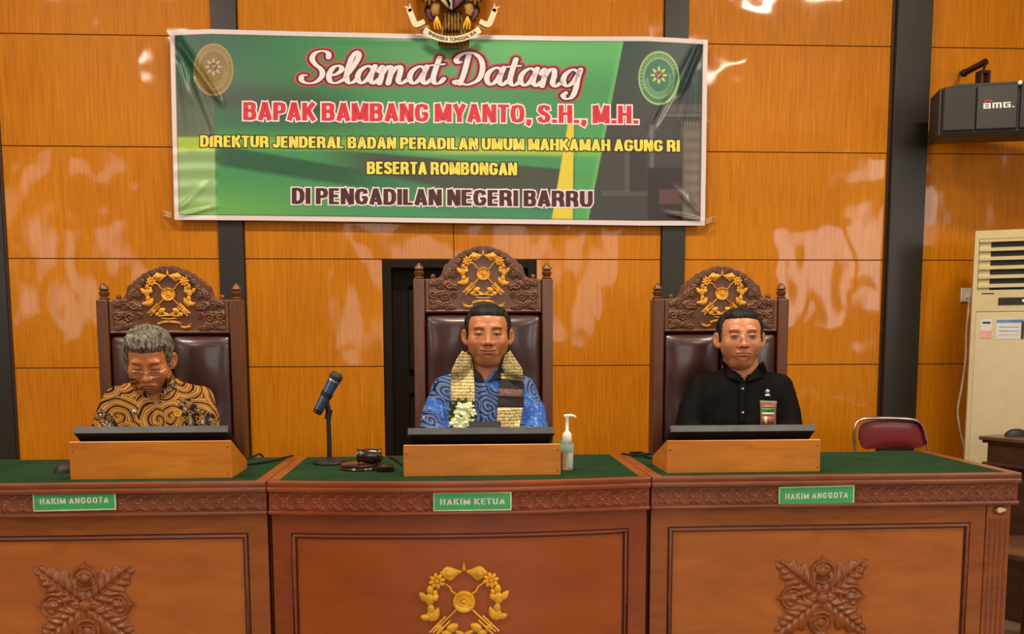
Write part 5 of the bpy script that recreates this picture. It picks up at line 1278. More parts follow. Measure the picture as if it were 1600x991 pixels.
def head_colors(P, o, base):
    X, Y, Z = P[..., 0], P[..., 1], P[..., 2]; ax_ = np.abs(X)
    c = np.ones(P.shape)*np.array(lin(base)); flat = P.reshape(-1, 3)
    nz = vnoise(flat, 60, 3).reshape(X.shape)*0.06+vnoise(flat, 18, 9).reshape(X.shape)*0.06
    c = c*(1+nz[..., None])
    def put(m_, col, a=1.0): 
        m_ = np.clip(m_, 0, 1)[..., None]*a; c[:] = c*(1-m_)+np.array(lin(col))*m_
    fr = Y < -.04; g_ = lambda v, w: np.exp(-(v/w)**2)
    put(g_(ax_-.036, .02)*g_(Z+.026, .016)*fr, (196, 110, 84), .35); put(g_(ax_, .012)*g_(Z+.034, .012)*fr, (190, 104, 80), .35)
    sm = o.get('smile', 0); zz = Z-sm*(ax_/0.024)**2*0.004
    lip = ((ax_/.0285)**2+((zz+.0672)/.0098)**2) < 1; put(lip*fr*1.0, o.get('lip', (150, 78, 66)), .75)
    put(g_(zz+.0672, .0011)*(ax_ < .0295)*fr, (64, 26, 22), .9)
    put(((((ax_-.0078)/.0048)**2+((Z+.0435)/.003)**2) < 1)*(Y < -.08), (50, 22, 18), .8)
    # brows
    bz = .0215+.0035*np.clip((ax_-.018)/.02, 0, 1)-.006*np.clip((ax_-.040)/.012, 0, 1); bw = .0044*np.clip((ax_-.012)/.006, 0, 1)*np.clip((.053-ax_)/.018, 0, 1)
    hair_ = 0.75+0.35*np.sin(X*3500+Z*1500)
    put(g_(Z-bz, np.maximum(bw, 1e-5))*(ax_ > .013)*(ax_ < .053)*fr*hair_, o.get('brow', (30, 20, 16)), o.get('browa', .9))
    # lash lines, then a darker tint around and under the eyes
    t = (ax_-.0315)/.0140; op = o.get('open', .004); ar = op*np.clip(1-t*t, 0, 1)**.7; mid = .001+o.get('eye_line', 0)-.0006*t
    put(g_(Z-(mid+ar+.0008), .0019)*(np.abs(t) < 1.06)*fr, (20, 11, 9), .95)
    put(g_(Z-(mid-ar-.0004), .0008)*(np.abs(t) < 0.95)*fr, (84, 48, 38), .6)
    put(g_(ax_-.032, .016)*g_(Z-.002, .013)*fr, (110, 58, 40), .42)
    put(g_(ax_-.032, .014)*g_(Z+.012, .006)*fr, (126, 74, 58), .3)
    if o.get('moustache'): put((g_(Z+.053, .005)*(ax_ < .024)*(1-.4*g_(ax_, .004)))*fr*hair_, (50, 34, 28), o['moustache'])
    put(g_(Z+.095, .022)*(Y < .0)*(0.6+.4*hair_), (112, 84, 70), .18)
    return c
def hair_mask(P, o):
    X, Y, Z = P[..., 0], P[..., 1], P[..., 2]; ax_ = np.abs(X)
    f = P.reshape(-1, 3); nz = vnoise(f, 90, 5).reshape(X.shape)*.0022
    zh = o['hairline']-o.get('round', .012)*np.clip(ax_/.05, 0, 1)**3*1.0+o.get('part', 0.0)*X
    front = (Z-zh)
    ytemp = o.get('ytemp', -.034)
    zlow = np.interp(Y, [-.06, -.03, -.012, .004, .03, .05, .11], [.035, -.012, -.022, .028, .020, -.055, -.075])
    side = np.minimum(np.minimum((Y-ytemp), Z-zlow), .03)
    side = np.where(ax_ < .03, -1, side) if False else side
    m_ = np.maximum(front, side)+nz
    m_ = np.where((ax_ > .0795*o.get('face_w', 1))&(Z < .034), -.01, m_)
    return m_
def person(px, py, Yc, o, label, rotz, rotx, base, piv=(0, .02, -.10), scale=1.0, wide=1.09):
    """head placed so that the point between the eyes shows at pixel px,py on the plane y=Yc"""
    e = W(px, py, Yc); Rm = Matrix.Rotation(rotz, 4, 'Z') @ Matrix.Rotation(rotx, 4, 'X') @ Matrix.Rotation(o.get('roll', 0), 4, 'Y')
    eye_local = Vector((0, -.085, .003))*scale
    Mh = Matrix.Translation(e-(Rm @ eye_local)) @ Rm @ Matrix.Scale(scale, 4) @ Matrix.Scale(wide, 4, (1, 0, 0))
    root = thing('person', label, 'person', (e.x, Yc+0.12, 0))
    return root, Mh
def xform(P, Mx):
    A = np.array(Mx); return P @ A[:3, :3].T+A[:3, 3]
def build_head(root, Mh, o, base, hairm):
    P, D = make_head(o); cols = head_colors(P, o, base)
    hm = hair_mask(P, o)
    # scalp below the hair is tinted so nothing shines through
    hd_V = xform(P.reshape(-1, 3), Mh).reshape(P.shape)
    # hair shell
    f = P.reshape(-1, 3)
    streak = vnoise(f*np.array([1, 1, .5]), o.get('sfreq', 55), 2).reshape(hm.shape)
    th = np.clip(hm/.010, 0, 1)**.6*(o.get('hair', .010)+o.get('top', .006)*np.clip((P[..., 2]-.04)/.06, 0, 1)*np.clip((-P[..., 1]+.10)/.1, .3, 1)); th = th*(1+o.get('samp', .25)*streak)
    Hs = P+D*th[..., None]; Hs[..., 2] += o.get('lift', .0)*np.clip(hm/.02, 0, 1)*np.clip((P[..., 2]-.03)/.05, 0, 1)
    # smooth away facial / ear details under the hair
    mask = hm > -.0005
    ho = gridmesh('hair', xform(Hs.reshape(-1, 3), Mh).reshape(P.shape), hairm, root, closed_u=True, mask=mask)
    for s_ in (-1, 1):
        c = Mh @ Vector((s_*.0315, -.0655, .001)); r = .0125*o.get('sc', 1)
        R3 = Mh.to_3x3().normalized(); look = Matrix.Rotation(o.get('gaze', 0), 3, 'Z')
        mb = MB(); mb.ell(c, (r, r, r), 20, 14); eb = mb.build('eye', M['sclera'], root, smooth=True)
        mb = MB(); prof = [(.0058, -.0110), (.0056, -.0118), (.0040, -.0124), (.0004, -.01285)]
        mb.lathe(prof, c, 20, 'y', (R3 @ look).to_4x4()); mb.build('iris', M['iris'], eb, smooth=True)
    return hd_V, cols
def soup_mesh(mb, voxel, smooth_it=6):
    me = bpy.data.meshes.new('soup'); me.from_pydata(mb.v, [], mb.f)
    bm = bmesh.new(); bm.from_mesh(me); bmesh.ops.recalc_face_normals(bm, faces=bm.faces); bm.to_mesh(me); bm.free()
    ob = bpy.data.objects.new('soup', me); C.objects.link(ob)
    md = ob.modifiers.new('r', 'REMESH'); md.mode = 'VOXEL'; md.voxel_size = voxel
    md = ob.modifiers.new('s', 'SMOOTH'); md.factor = 0.5; md.iterations = smooth_it
    dg = bpy.context.evaluated_depsgraph_get(); out = bpy.data.meshes.new_from_object(ob.evaluated_get(dg))
    bpy.data.objects.remove(ob); bpy.data.meshes.remove(me)
    V = np.zeros(len(out.vertices)*3, np.float32); out.vertices.foreach_get('co', V); V = V.reshape(-1, 3).astype(float)
    Fq = [tuple(p.vertices) for p in out.polygons]; bpy.data.meshes.remove(out); return V, Fq
def loft(mb, secs, seg=32, ex=2.4):
    """secs: (cx, cy, cz, rx, ry, tilt) ellipses stacked; closed ends"""
    v, f = [], []
    for (cx, cy, cz, rx, ry, sh) in secs:
        for k in range(seg):
            q = 2*PI*k/seg; c_, s_ = math.cos(q), math.sin(q)
            x = math.copysign(abs(c_)**(2/ex), c_)*rx; y = math.copysign(abs(s_)**(2/ex), s_)*ry
            v.append((cx+x, cy+y, cz-sh*abs(x)/max(rx, 1e-6)*abs(x)/max(rx, 1e-6)))
    n = len(secs)
    for i in range(n-1):
        for k in range(seg): f.append((i*seg+k, i*seg+(k+1) % seg, (i+1)*seg+(k+1) % seg, (i+1)*seg+k))
    f += [tuple(range(seg-1, -1, -1)), tuple((n-1)*seg+k for k in range(seg))]
    return mb.add(v, f)
def vf_object(name, V, Fq, mat_, root, cols=None):
    L = np.array(parent_loc(root)); me = bpy.data.meshes.new(name); me.from_pydata((V-L).tolist(), [], Fq)
    me.polygons.foreach_set('use_smooth', [True]*len(me.polygons))
    if cols is not None:
        ca = me.color_attributes.new('Col', 'FLOAT_COLOR', 'POINT'); cc = np.ones((len(V), 4), np.float32); cc[:, :3] = cols; ca.data.foreach_set('color', cc.ravel())
    me.materials.append(mat_); o = bpy.data.objects.new(name, me); C.objects.link(o); o.parent = root; return o
def hand(mb, wrist, dirv, up, side, curl=0.5, r=1.0):
    """palm and five fingers; dirv = towards fingertips, up = back of hand, side = +1 thumb towards cross(dir,up)"""
    d = Vector(dirv).normalized(); u = Vector(up).normalized(); u = (u-d*u.dot(d)).normalized(); s_ = d.cross(u)*side; w = Vector(wrist)
    rot = Matrix((s_, d, u)).transposed()
    mb.ell(w+d*.045, (.040*r, .050*r, .0135*r), 16, 10, rot)
    mb.tube([w-d*.03, w+d*.02], [.024*r, .026*r], 12, sq=.8)
    for k, (o_, L_) in enumerate(((.028, .072), (.0095, .080), (-.0095, .074), (-.028, .058))):
        p = w+d*.085*r+s_*o_*r; pts = [w+d*.05*r+s_*o_*.8*r, p]; a = 0.15
        for j, fr_ in enumerate((.45, .3, .25)):
            a += curl*(.5 if j == 0 else .9); p = p+(d*math.cos(a)-u*math.sin(a))*L_*fr_*r; pts.append(p)
        mb.tube(pts, [.0095*r, .0095*r, .0088*r, .008*r, .0062*r], 10)
    p0 = w+d*.02+s_*.028; mb.tube([p0, p0+(d*.6+s_*.7)*.035, p0+(d*.9+s_*.45-u*.2)*.062, p0+(d*1.0+s_*.2-u*.3)*.082], [.013, .011, .0098, .007], 10)
def figure(root, Mh, hd_V, cols, base, X0, shp, shirt_mat, hands, elbow, neck_r=(.062, .060), sleeve=1.0):
    """X0: torso centre x, shp: dict of silhouette values"""
    Yt = shp['y']; nb = shp['nb']; sw = shp['sw']; hb = shp['hb']           # neck base z, shoulder half width at joint, hip z
    hc = Mh @ Vector((0, .015, -.06)); 
    nk = [tuple(Mh @ Vector((0, .018, -.045))), ((hc.x+X0)/2, (hc.y+Yt)/2+.0, nb+.035), (X0, Yt+.005, nb-.045)]
    skin_body = MB()
    skin_body.tube(nk, [neck_r[0], neck_r[1]*1.0, neck_r[1]*1.35], 24)
    def torso(mb, gr, top):
        secs = []
        for (z, rx, ry, sh) in shp['torso']: secs.append((X0, Yt+(0.02 if z < .75 else 0), z, rx+gr, ry+gr, sh))
        loft(mb, secs)
    torso(skin_body, -.012, True)
    arms = []
    for s_, (el, wr) in zip((-1, 1), elbow):
        sj = Vector((X0+s_*sw, Yt+.01, shp['sz'])); arms.append((s_, sj, Vector(el), Vector(wr)))
        skin_body.tube([sj, el], [.045, .040], 14); skin_body.tube([el, wr], [.040, .028], 14); skin_body.ell(el, (.041, .041, .041))
    for (wr, d, u, sd, cu) in hands: hand(skin_body, wr, d, u, sd, cu)
    for s_ in (-1, 1):
        hip, kn, an = Vector((X0+s_*.09, Yt-.02, .56)), Vector((X0+s_*.13, Yt-.42, .54)), Vector((X0+s_*.13, Yt-.40, .08))
        skin_body.tube([hip, kn], [.08, .055], 14); skin_body.tube([kn, an], [.055, .038], 14); skin_body.ell(kn, (.056, .056, .056)); skin_body.ell((an.x, an.y-.06, .045), (.035, .11, .035))
    V, Fq = soup_mesh(skin_body, .0055, 5)
    n1, n2 = hd_V.shape[:2]; HV = hd_V.reshape(-1, 3); idx = np.arange(n1*n2).reshape(n1, n2); idx = np.concatenate([idx, idx[:, :1]], 1)
    Q = np.stack([idx[:-1, :-1], idx[:-1, 1:], idx[1:, 1:], idx[1:, :-1]], -1).reshape(-1, 4)
    vc = np.ones((len(V), 3))*np.array(lin(base)); off = len(HV)
    caps = [tuple(int(q) for q in idx[0, :-1]), tuple(int(q) for q in idx[-1, :-1][::-1])]
    AllV = np.vstack([HV, V]); AllF = [tuple(map(int, q)) for q in Q]+caps+[tuple(i+off for i in q) for q in Fq]
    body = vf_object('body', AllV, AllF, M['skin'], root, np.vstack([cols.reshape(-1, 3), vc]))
    # shirt
    mb = MB(); torso(mb, 0.0, False)
    for s_, sj, el, wr in arms:
        r_ = shp.get('arm', .058)*sleeve
        a0 = Vector((X0+s_*sw*.45, Yt+.01, shp['sz']+.028)); mb.tube([a0, sj], [.045, r_*1.05], 18); mb.ell(sj, (r_*1.08, r_*1.1, r_*1.05))
        mid = sj.lerp(el, .5)+Vector((s_*.008, 0, 0)); mb.tube([sj, mid, el], [r_*1.05, r_*1.03, r_*.98], 18); mb.ell(el, (r_*.98,)*3)
        w2 = el.lerp(wr, shp.get('cuff', .9)); mb.tube([el, w2], [r_*.97, r_*.66], 18)
    SV, SF = soup_mesh(mb, .0075, 8)
    # folds
    nrm = np.zeros_like(SV); A = np.array([SF_[:3] for SF_ in SF]); fn = np.cross(SV[A[:, 1]]-SV[A[:, 0]], SV[A[:, 2]]-SV[A[:, 0]]); 
    for k in range(3): np.add.at(nrm, A[:, k], fn)
    nrm /= np.linalg.norm(nrm, axis=1)[:, None]+1e-12
    w_ = vnoise(SV*np.array([1, 1, .55]), 13, shp.get('seed', 1))*.5+vnoise(SV*np.array([.6, 1, 1.2]), 26, 4)*.25
    SV = SV+nrm*(w_*shp.get('fold', .010))[:, None]
    # neckline opening
    keep = []; nc = shp['neck']                    # (centre x, z of V bottom, z top, half width at top)
    for f_ in SF:
        c_ = SV[list(f_)].mean(0); wv = nc[3]*np.clip((c_[2]-nc[1])/(nc[2]-nc[1]), 0, 1)
        if c_[2] > nc[1] and c_[1] < Yt+.0 and abs(c_[0]-nc[0]) < wv: continue
        if c_[2] > nb+.012 and np.hypot(c_[0]-X0, (c_[1]-Yt)*1.1) < .075: continue
        keep.append(f_)
    so_ = vf_object('shirt', SV, keep, shirt_mat, root)
    # trousers and shoes
    mb = MB()
    loft(mb, [(X0, Yt+.02, .50, .15, .12, 0), (X0, Yt+.02, .56, .165, .13, 0), (X0, Yt+.02, .66, .155, .12, 0)])
    for s_ in (-1, 1):
        hip, kn, an = Vector((X0+s_*.09, Yt-.02, .56)), Vector((X0+s_*.13, Yt-.42, .54)), Vector((X0+s_*.13, Yt-.40, .12))
        mb.tube([hip, kn], [.092, .07], 16); mb.ell(kn, (.071,)*3); mb.tube([kn, an], [.07, .058], 16)
    TV, TF = soup_mesh(mb, .012, 5); vf_object('trousers', TV, TF, M['trouser'], root)
    for s_ in (-1, 1):
        mb = MB(); mb.ell((X0+s_*.13, Yt-.47, .05), (.048, .145, .05), 18, 12); mb.v = [(x, y, max(z, .002)) for x, y, z in mb.v]; mb.build('shoe', M['rubber'], root, smooth=True)
    bv = BVHTree.FromPolygons([tuple(v) for v in SV], keep); bb = BVHTree.FromPolygons([tuple(v) for v in AllV[::1]], AllF)
    return so_, bv, bb
CAMP = Vector((0, 0, CZ))
def hit(px, py, trees, fallback):
    d = ray(px, py).normalized(); best = None
    for t_ in trees:
        h = t_.ray_cast(CAMP, d)
        if h[0] is not None and (best is None or h[3] < best): best = h[3]
    return (best if best is not None else (fallback/d.y)), d
def drape(name, quads, trees, mt, root, off=.006, thick=.003, nu=10, nv=16, fb=3.85, smooth_d=True, spread=.035):
    """cloth strip lying on the chest: rows of (x left, x right, y) photo px turned into a surface at its true depth"""
    rows_ = np.array(quads, float); tt = np.linspace(0, 1, nv); kk = np.linspace(0, 1, len(rows_))
    L = np.stack([np.interp(tt, kk, rows_[:, j]) for j in range(rows_.shape[1])], -1)
    P = np.zeros((nv, nu+1, 3)); Dm = np.zeros((nv, nu+1)); Ds = {}
    for i in range(nv):
        for j in range(nu+1):
            u = j/nu; x = L[i, 0]+(L[i, 1]-L[i, 0])*u; y = L[i, 2]+((L[i, 3]-L[i, 2])*u if L.shape[1] > 3 else 0)
            dist, d = hit(x, y, trees, fb); Dm[i, j] = dist; Ds[i, j] = d
    md_ = np.median(Dm); Dm = np.clip(Dm, md_-spread, md_+spread)
    if smooth_d:
        for _ in range(3):
            K = np.pad(Dm, 1, mode='edge'); Dm = np.minimum(Dm, (K[:-2, 1:-1]+K[2:, 1:-1]+K[1:-1, :-2]+K[1:-1, 2:])/4)
    for (i, j), d in Ds.items(): P[i, j] = CAMP+d*(Dm[i, j]-off)
    return gridmesh(name, P, mt, root, thick=thick)
def pin(name, px, py, prof, trees, mt, root, out=.002):
    dist, d = hit(px, py, trees, 3.85); c = CAMP+d*(dist-out)
    return MB().lathe(prof, c, 18, 'y').build(name, mt, root, smooth=50)

# batik cloth: swirls grown from cell centres
def batik(name, stops1, scale, freq, stops2=None, field=None, distort=.04, seed=0.0):
    n = N(name); tc = n.n('ShaderNodeTexCoord'); sx_ = n.n('ShaderNodeSeparateXYZ'); n.l(tc.outputs['Object'], sx_.inputs[0])
    cb_ = n.n('ShaderNodeCombineXYZ'); n.l(sx_.outputs[0], cb_.inputs[0]); n.l(sx_.outputs[2], cb_.inputs[1]); cb_.inputs[2].default_value = seed
    y_ = n.math('MULTIPLY', sx_.outputs[1], 0.6); ad = n.math('ADD', sx_.outputs[0], y_); n.l(ad, cb_.inputs[0])
    nz = n.n('ShaderNodeTexNoise'); nz.inputs['Scale'].default_value = 9; nz.inputs['Detail'].default_value = 2; n.l(cb_.outputs[0], nz.inputs['Vector'])
    vm = n.n('ShaderNodeVectorMath', operation='SCALE'); vm.inputs['Scale'].default_value = distort; n.l(nz.outputs['Color'], vm.inputs[0])
    va = n.n('ShaderNodeVectorMath', operation='ADD'); n.l(cb_.outputs[0], va.inputs[0]); n.l(vm.outputs[0], va.inputs[1])
    vo = n.n('ShaderNodeTexVoronoi'); vo.voronoi_dimensions = '2D'; vo.inputs['Scale'].default_value = scale; n.l(va.outputs[0], vo.inputs['Vector'])
    df = n.n('ShaderNodeVectorMath', operation='SUBTRACT'); n.l(va.outputs[0], df.inputs[0]); n.l(vo.outputs['Position'], df.inputs[1])
    s2 = n.n('ShaderNodeSeparateXYZ'); n.l(df.outputs[0], s2.inputs[0])
    th = n.math('ARCTAN2', s2.outputs[1], s2.outputs[0]); ph = n.math('ADD', n.math('MULTIPLY', vo.outputs['Distance'], freq), th)
    sp_ = n.math('ADD', n.math('MULTIPLY', n.math('SINE', ph), 0.5), 0.5)
    col = n.ramp(sp_, stops1, 'CONSTANT')
    if stops2:
        n2 = n.noise(va.outputs[0], scale*5, 2); col2 = n.ramp(n2, stops2, 'CONSTANT')
        mx_ = n.n('ShaderNodeMix', data_type='RGBA'); fz = n.noise(cb_.outputs[0], scale*field[0], 1)
        fr_ = n.math('GREATER_THAN', fz, field[1]); n.l(fr_, mx_.inputs[0]); n.l(col, mx_.inputs[6]); n.l(col2, mx_.inputs[7]); col = mx_.outputs[2]
    n.l(col, n.b.inputs['Base Color']); n.set(Roughness=0.7, Specular_IOR_Level=0.25); return n.m
M['batik_brown'] = batik('brown_batik', [(0, (34, 16, 8)), (.13, (176, 120, 44)), (.55, (146, 92, 30)), (.86, (48, 22, 10)), (.93, (206, 158, 78))], 8.5, 26, [(0, (22, 14, 12)), (.46, (150, 102, 40)), (.52, (28, 16, 12)), (.60, (208, 184, 150)), (.63, (24, 16, 14))], (.7, .56))
M['batik_blue'] = batik('blue_batik', [(0, (18, 20, 40)), (.20, (74, 116, 196)), (.50, (20, 24, 46)), (.60, (58, 100, 184)), (.84, (196, 202, 216)), (.93, (26, 30, 56))], 13.0, 30, [(0, (52, 98, 184)), (.50, (74, 122, 204)), (.64, (206, 206, 214)), (.67, (54, 100, 188))], (.45, .55))
M['brocade'] = None
n = N('gold_brocade'); v = n.coord((1, 1, 1)); wv = n.n('ShaderNodeTexWave', wave_type='BANDS', bands_direction='Z'); wv.inputs['Scale'].default_value = 26; wv.inputs['Distortion'].default_value = 5; wv.inputs['Detail Scale'].default_value = 6
n.l(v, wv.inputs['Vector']); k2 = n.noise(v, 120, 3); mm_ = n.math('ADD', n.math('MULTIPLY', wv.outputs['Fac'], .55), n.math('MULTIPLY', k2, .5))
n.l(n.ramp(mm_, [(.25, (128, 110, 62)), (.5, (176, 156, 92)), (.75, (224, 208, 150))]), n.b.inputs['Base Color']); n.set(Roughness=.5, Metallic=.15); n.bump(mm_, .4, .002); M['brocade'] = n.m
M['stole_dark'] = plain('stole_dark_band', (34, 26, 26), .8, 0, 0, .1, 30); M['stole_stripe'] = plain('stole_stripe', (104, 72, 70), .7, 0, 0, .3, 120)

# --- middle man
def pt(px, py, Y): return W(px, py, Y)
SK1 = (180, 114, 72); SK2 = (186, 112, 64); SK3 = (188, 122, 82)
oC = dict(hairline=.071, open=.0032, eye_line=-.001, smile=1.0, face_w=1.02, moustache=.35, jowl=.6, bags=1, hair=.007, top=.008, round=.001, ytemp=-.026, lip=(164, 84, 70))
rC, MC = person(762.5, 521, 3.80, oC, 'man in blue batik with gold stole, seated in the middle', -0.03, -0.02, SK1, scale=.99)
hv, hc_ = build_head(rC, MC, oC, SK1, M['hair_black'])
X0 = W(757, 620, 3.93).x; zn = W(757, 578, 3.93).z
Yc = 3.93
def torso_secs(nb, sw, dep=.115):
    return [(.52, .155, .125, 0), (.62, .165, .13, 0), (.74, .17, .13, 0), (.86, .18, .128, 0), (nb-.20, sw*.98, dep+.01, 0), (nb-.14, sw*1.0, dep, .004), (nb-.09, sw*.97, dep-.008, .012), (nb-.055, sw*.88, dep-.02, .02), (nb-.025, sw*.66, dep-.035, .018), (nb+.000, .085, .072, .006), (nb+.022, .066, .062, 0)]
sh = dict(y=Yc, nb=zn, sw=.152, hb=.5, sz=zn-.080, torso=torso_secs(zn, .168), arm=.056, neck=(W(757, 600, 3.83).x, W(757, 598, 3.83).z, W(757, 570, 3.83).z, .058), fold=.012, seed=3)
zE = ZT+.055
elC = [((X0-.205, Yc-.04, zE+.01), (X0-.075, 3.60, ZT+.045)), ((X0+.195, Yc-.04, zE+.01), (X0+.075, 3.60, ZT+.045))]
hands_ = [((X0-.07, 3.60, ZT+.048), (.55, -.55, .42), (-.3, -.5, .7), 1, .55), ((X0+.07, 3.60, ZT+.048), (-.55, -.55, .42), (.3, -.5, .7), -1, .55)]
soC, bvC, bbC = figure(rC, MC, hv, hc_, SK1, X0, sh, M['batik_blue'], hands_, elC)
# collar, placket, stole
drape('collar', [(729, 738, 556, 560), (731, 742, 566, 576), (734, 753, 580, 590), (741, 757, 590, 598)], [bvC, bbC], M['innerdark'], rC, .010, .004, 6, 10, 3.86)
drape('collar', [(786, 793, 562, 556), (781, 793, 576, 566), (768, 789, 590, 580), (761, 782, 598, 592)], [bvC, bbC], M['innerdark'], rC, .010, .004, 6, 10, 3.86)
drape('placket', [(752, 763, 600), (751, 762, 668)], [bvC], M['batik_blue'], rC, .004, .002, 3, 8)
st1 = drape('stole', [(722, 735, 548, 556), (714, 739, 560, 572), (705, 741, 580, 590), (704.5, 742, 606, 610), (704.5, 742, 627, 629)], [bvC, bbC], M['brocade'], rC, .014, .005, 12, 26, 3.86)
tag(st1, 'gold brocade half of the stole, on the left in the photo')
drape('stole', [(788, 797, 556, 548), (784, 806, 572, 562), (783, 816, 582, 576), (782, 818, 593, 596)], [bvC, bbC], M['brocade'], rC, .014, .005, 12, 18, 3.86)
tag(drape('stole_band', [(782, 818, 593, 596), (779, 817.5, 615, 616), (777, 817, 637, 637)], [bvC, bbC], M['stole_dark'], rC, .014, .005, 10, 16, 3.86), 'dark band woven across the stole')
tag(drape('stole_stripe', [(780, 817, 608, 609), (779, 817, 620, 621)], [bvC, bbC], M['stole_stripe'], rC, .0195, .003, 8, 5, 3.86), 'brownish stripe in the dark band')
drape('stole', [(777, 817, 637, 637), (776, 812, 668, 668), (775, 811, 674, 674)], [bvC, bbC], M['brocade'], rC, .014, .005, 10, 12, 3.86)
drape('stole_lining', [(703, 743, 627, 629), (702, 744, 650, 650), (702, 744, 674, 674)], [bvC, bbC], M['stole_dark'], rC, .013, .004, 8, 10, 3.86)
a_, b_ = W(727, 553, 3.87), W(793, 552, 3.87); cx_n = (a_.x+b_.x)/2; rw = (b_.x-a_.x)/2
P = np.zeros((7, 25, 3))
for i in range(7):
    for j in range(25):
        q = PI*j/24; k = i/6
        P[i, j] = (cx_n-(rw+.012*k)*math.cos(q), 3.865+(.115+.012*k)*math.sin(q), (a_.z-.012)+.022*math.sin(q)-k*(.050-.012*math.sin(q))+.012)
gridmesh('stole', P, M['brocade'], rC, thick=.005)
# posy at the end of the stole
fcn = W(723, 650, 3.70); po = thing('flower_posy', 'posy of pale green-white flowers with dark leaves on the gold stole', 'flowers', (fcn.x, 3.72, ZT+.05))
random.seed(11)
for (px, py, s_) in ((722, 640, .030), (733, 636, .020), (715, 645, .020), (720, 658, .034), (732, 660, .024), (709, 661, .020), (740, 645, .014), (727, 649, .022), (714, 667, .02)):
    Yp = 3.70+random.uniform(-.01, .012); c = W(px, py, Yp); bl = MB()
    for k in range(9):
        q = 2*PI*k/9+random.random(); el_ = random.uniform(.2, 1.0)
        d = Vector((math.cos(q)*math.cos(el_), -math.sin(el_)*.9, math.sin(q)*math.cos(el_))); rot = d.to_track_quat('X', 'Y').to_matrix()
        bl.ell(c+d*s_*.5, (s_*.62, s_*.22, s_*.5), 8, 5, rot)
    bl.build('bloom', M['flower'], po, smooth=True)
for k in range(12):
    q = 2*PI*k/12+.2; c = W(721, 648, 3.725); a = c+Vector((math.cos(q)*.03, 0, math.sin(q)*.035)); b = c+Vector((math.cos(q)*.060, -.01, math.sin(q)*.068)); sd = Vector((-math.sin(q), 0, math.cos(q)))*.012
    mid = (a+b)/2; MB().add([a, mid+sd+Vector((0, -.004, 0)), b, mid-sd, mid+Vector((0, .004, 0)), mid+Vector((0, -.008, 0))], [(0, 1, 5), (1, 2, 5), (2, 3, 5), (3, 0, 5), (1, 0, 4), (2, 1, 4), (3, 2, 4), (0, 3, 4)]).build('leaf', M['leafg'], po)
# tablet between the hands
c = W(758, 664, 3.56); tb_ = thing('tablet', 'black tablet held between the hands of the man in blue', 'tablet', (c.x, 3.56, ZT+.06))
Rt = Matrix.Translation((c.x, 3.555, c.z-.045)) @ Matrix.Rotation(math.radians(-28), 4, 'X')
for nm, bx, mt in (('case', (-.058, .058, -.004, .004, -.055, .062), 'rubber'), ('screen', (-.053, .053, .004, .0045, -.05, .057), 'screen')):
    mb = MB().box(*bx); mb.v = [tuple(Rt @ Vector(q)) for q in mb.v]; mb.build(nm, M[mt], tb_, bevel=.002 if nm == 'case' else 0)

# --- right man
oR = dict(hairline=.074, open=.0040, smile=-.12, face_w=1.03, jowl=1, hair=.008, top=.008, round=.002, ytemp=-.026, gaze=.05, lip=(158, 84, 74), brow=(24, 16, 14))
rR, MR = person(1162, 525, 3.80, oR, 'man in black shirt with rimless glasses and chest badge, seated at the right', -0.13, -.05, SK3, scale=.98)
hv, hc_ = build_head(rR, MR, oR, SK3, M['hair_black'])
X0 = W(1157, 620, 3.93).x; zn = W(1157, 576, 3.93).z
sh = dict(y=Yc, nb=zn, sw=.158, hb=.5, sz=zn-.078, torso=torso_secs(zn, .178), arm=.056, neck=(W(1164, 600, 3.83).x, W(1162, 594, 3.83).z, W(1162, 566, 3.83).z, .055), fold=.007, seed=8)
elR = [((X0-.225, Yc-.05, zE), (X0-.09, 3.60, ZT+.045)), ((X0+.190, Yc-.05, zE), (X0+.09, 3.60, ZT+.045))]
handsR = [((X0-.09, 3.60, ZT+.045), (.5, -.85, -.05), (0, 0, 1), 1, .35), ((X0+.09, 3.60, ZT+.045), (-.5, -.85, -.05), (0, 0, 1), -1, .35)]
soR, bvR, bbR = figure(rR, MR, hv, hc_, SK3, X0, sh, M['blackshirt'], handsR, elR, neck_r=(.064, .066))
drape('collar', [(1128, 1133, 564, 567), (1129, 1142, 569, 577), (1131, 1157, 582, 592), (1140, 1160, 592, 599)], [bvR, bbR], M['blackshirt'], rR, .010, .004, 8, 12, 3.86)
drape('collar', [(1187, 1192, 568, 565), (1181, 1195, 576, 570), (1168, 1198, 590, 580), (1166, 1192, 598, 590)], [bvR, bbR], M['blackshirt'], rR, .010, .004, 8, 12, 3.86)
drape('placket', [(1155, 1165, 600), (1155, 1165, 667)], [bvR], M['blackshirt'], rR, .004, .002, 3, 8)
for py in (608, 645): pin('button', 1160.5, py, [(.0048, 0), (.0048, -.002), (.003, -.003), (.0005, -.0032)], [bvR], M['micsilver'], rR, .006)
pin('chest_pin', 1199, 612, [(.0095, 0), (.0095, -.002), (.006, -.004), (.0005, -.0045)], [bvR], M['micsilver'], rR)
drape('pin_ribbon', [(1196, 1203, 616), (1194.5, 1204.5, 620)], [bvR], M['micsilver'], rR, .004, .002, 3, 3)
bd = drape('badge', [(1187, 1214, 626, 627), (1188, 1212, 645, 645), (1188.5, 1212, 666, 666)], [bvR], M['badge'], rR, .006, .003, 6, 10, spread=.01)
for (x0, x1, y0, y1, mt) in ((1189, 1211, 634, 637, 'stand'), (1190, 1210, 638, 643, 'green_label'), (1190, 1210, 645, 648, 'cream'), (1190, 1210, 651, 663, 'badge_red'), (1194, 1199, 651, 662, 'cream'), (1204, 1207, 652, 657, 'white')):
    drape('badge_print', [(x0, x1, y0), (x0+.5, x1-.5, y1)], [bvR], M[mt], rR, .0100+.0008*(mt in ('cream', 'white')), .0008, 3, 3, spread=.01)

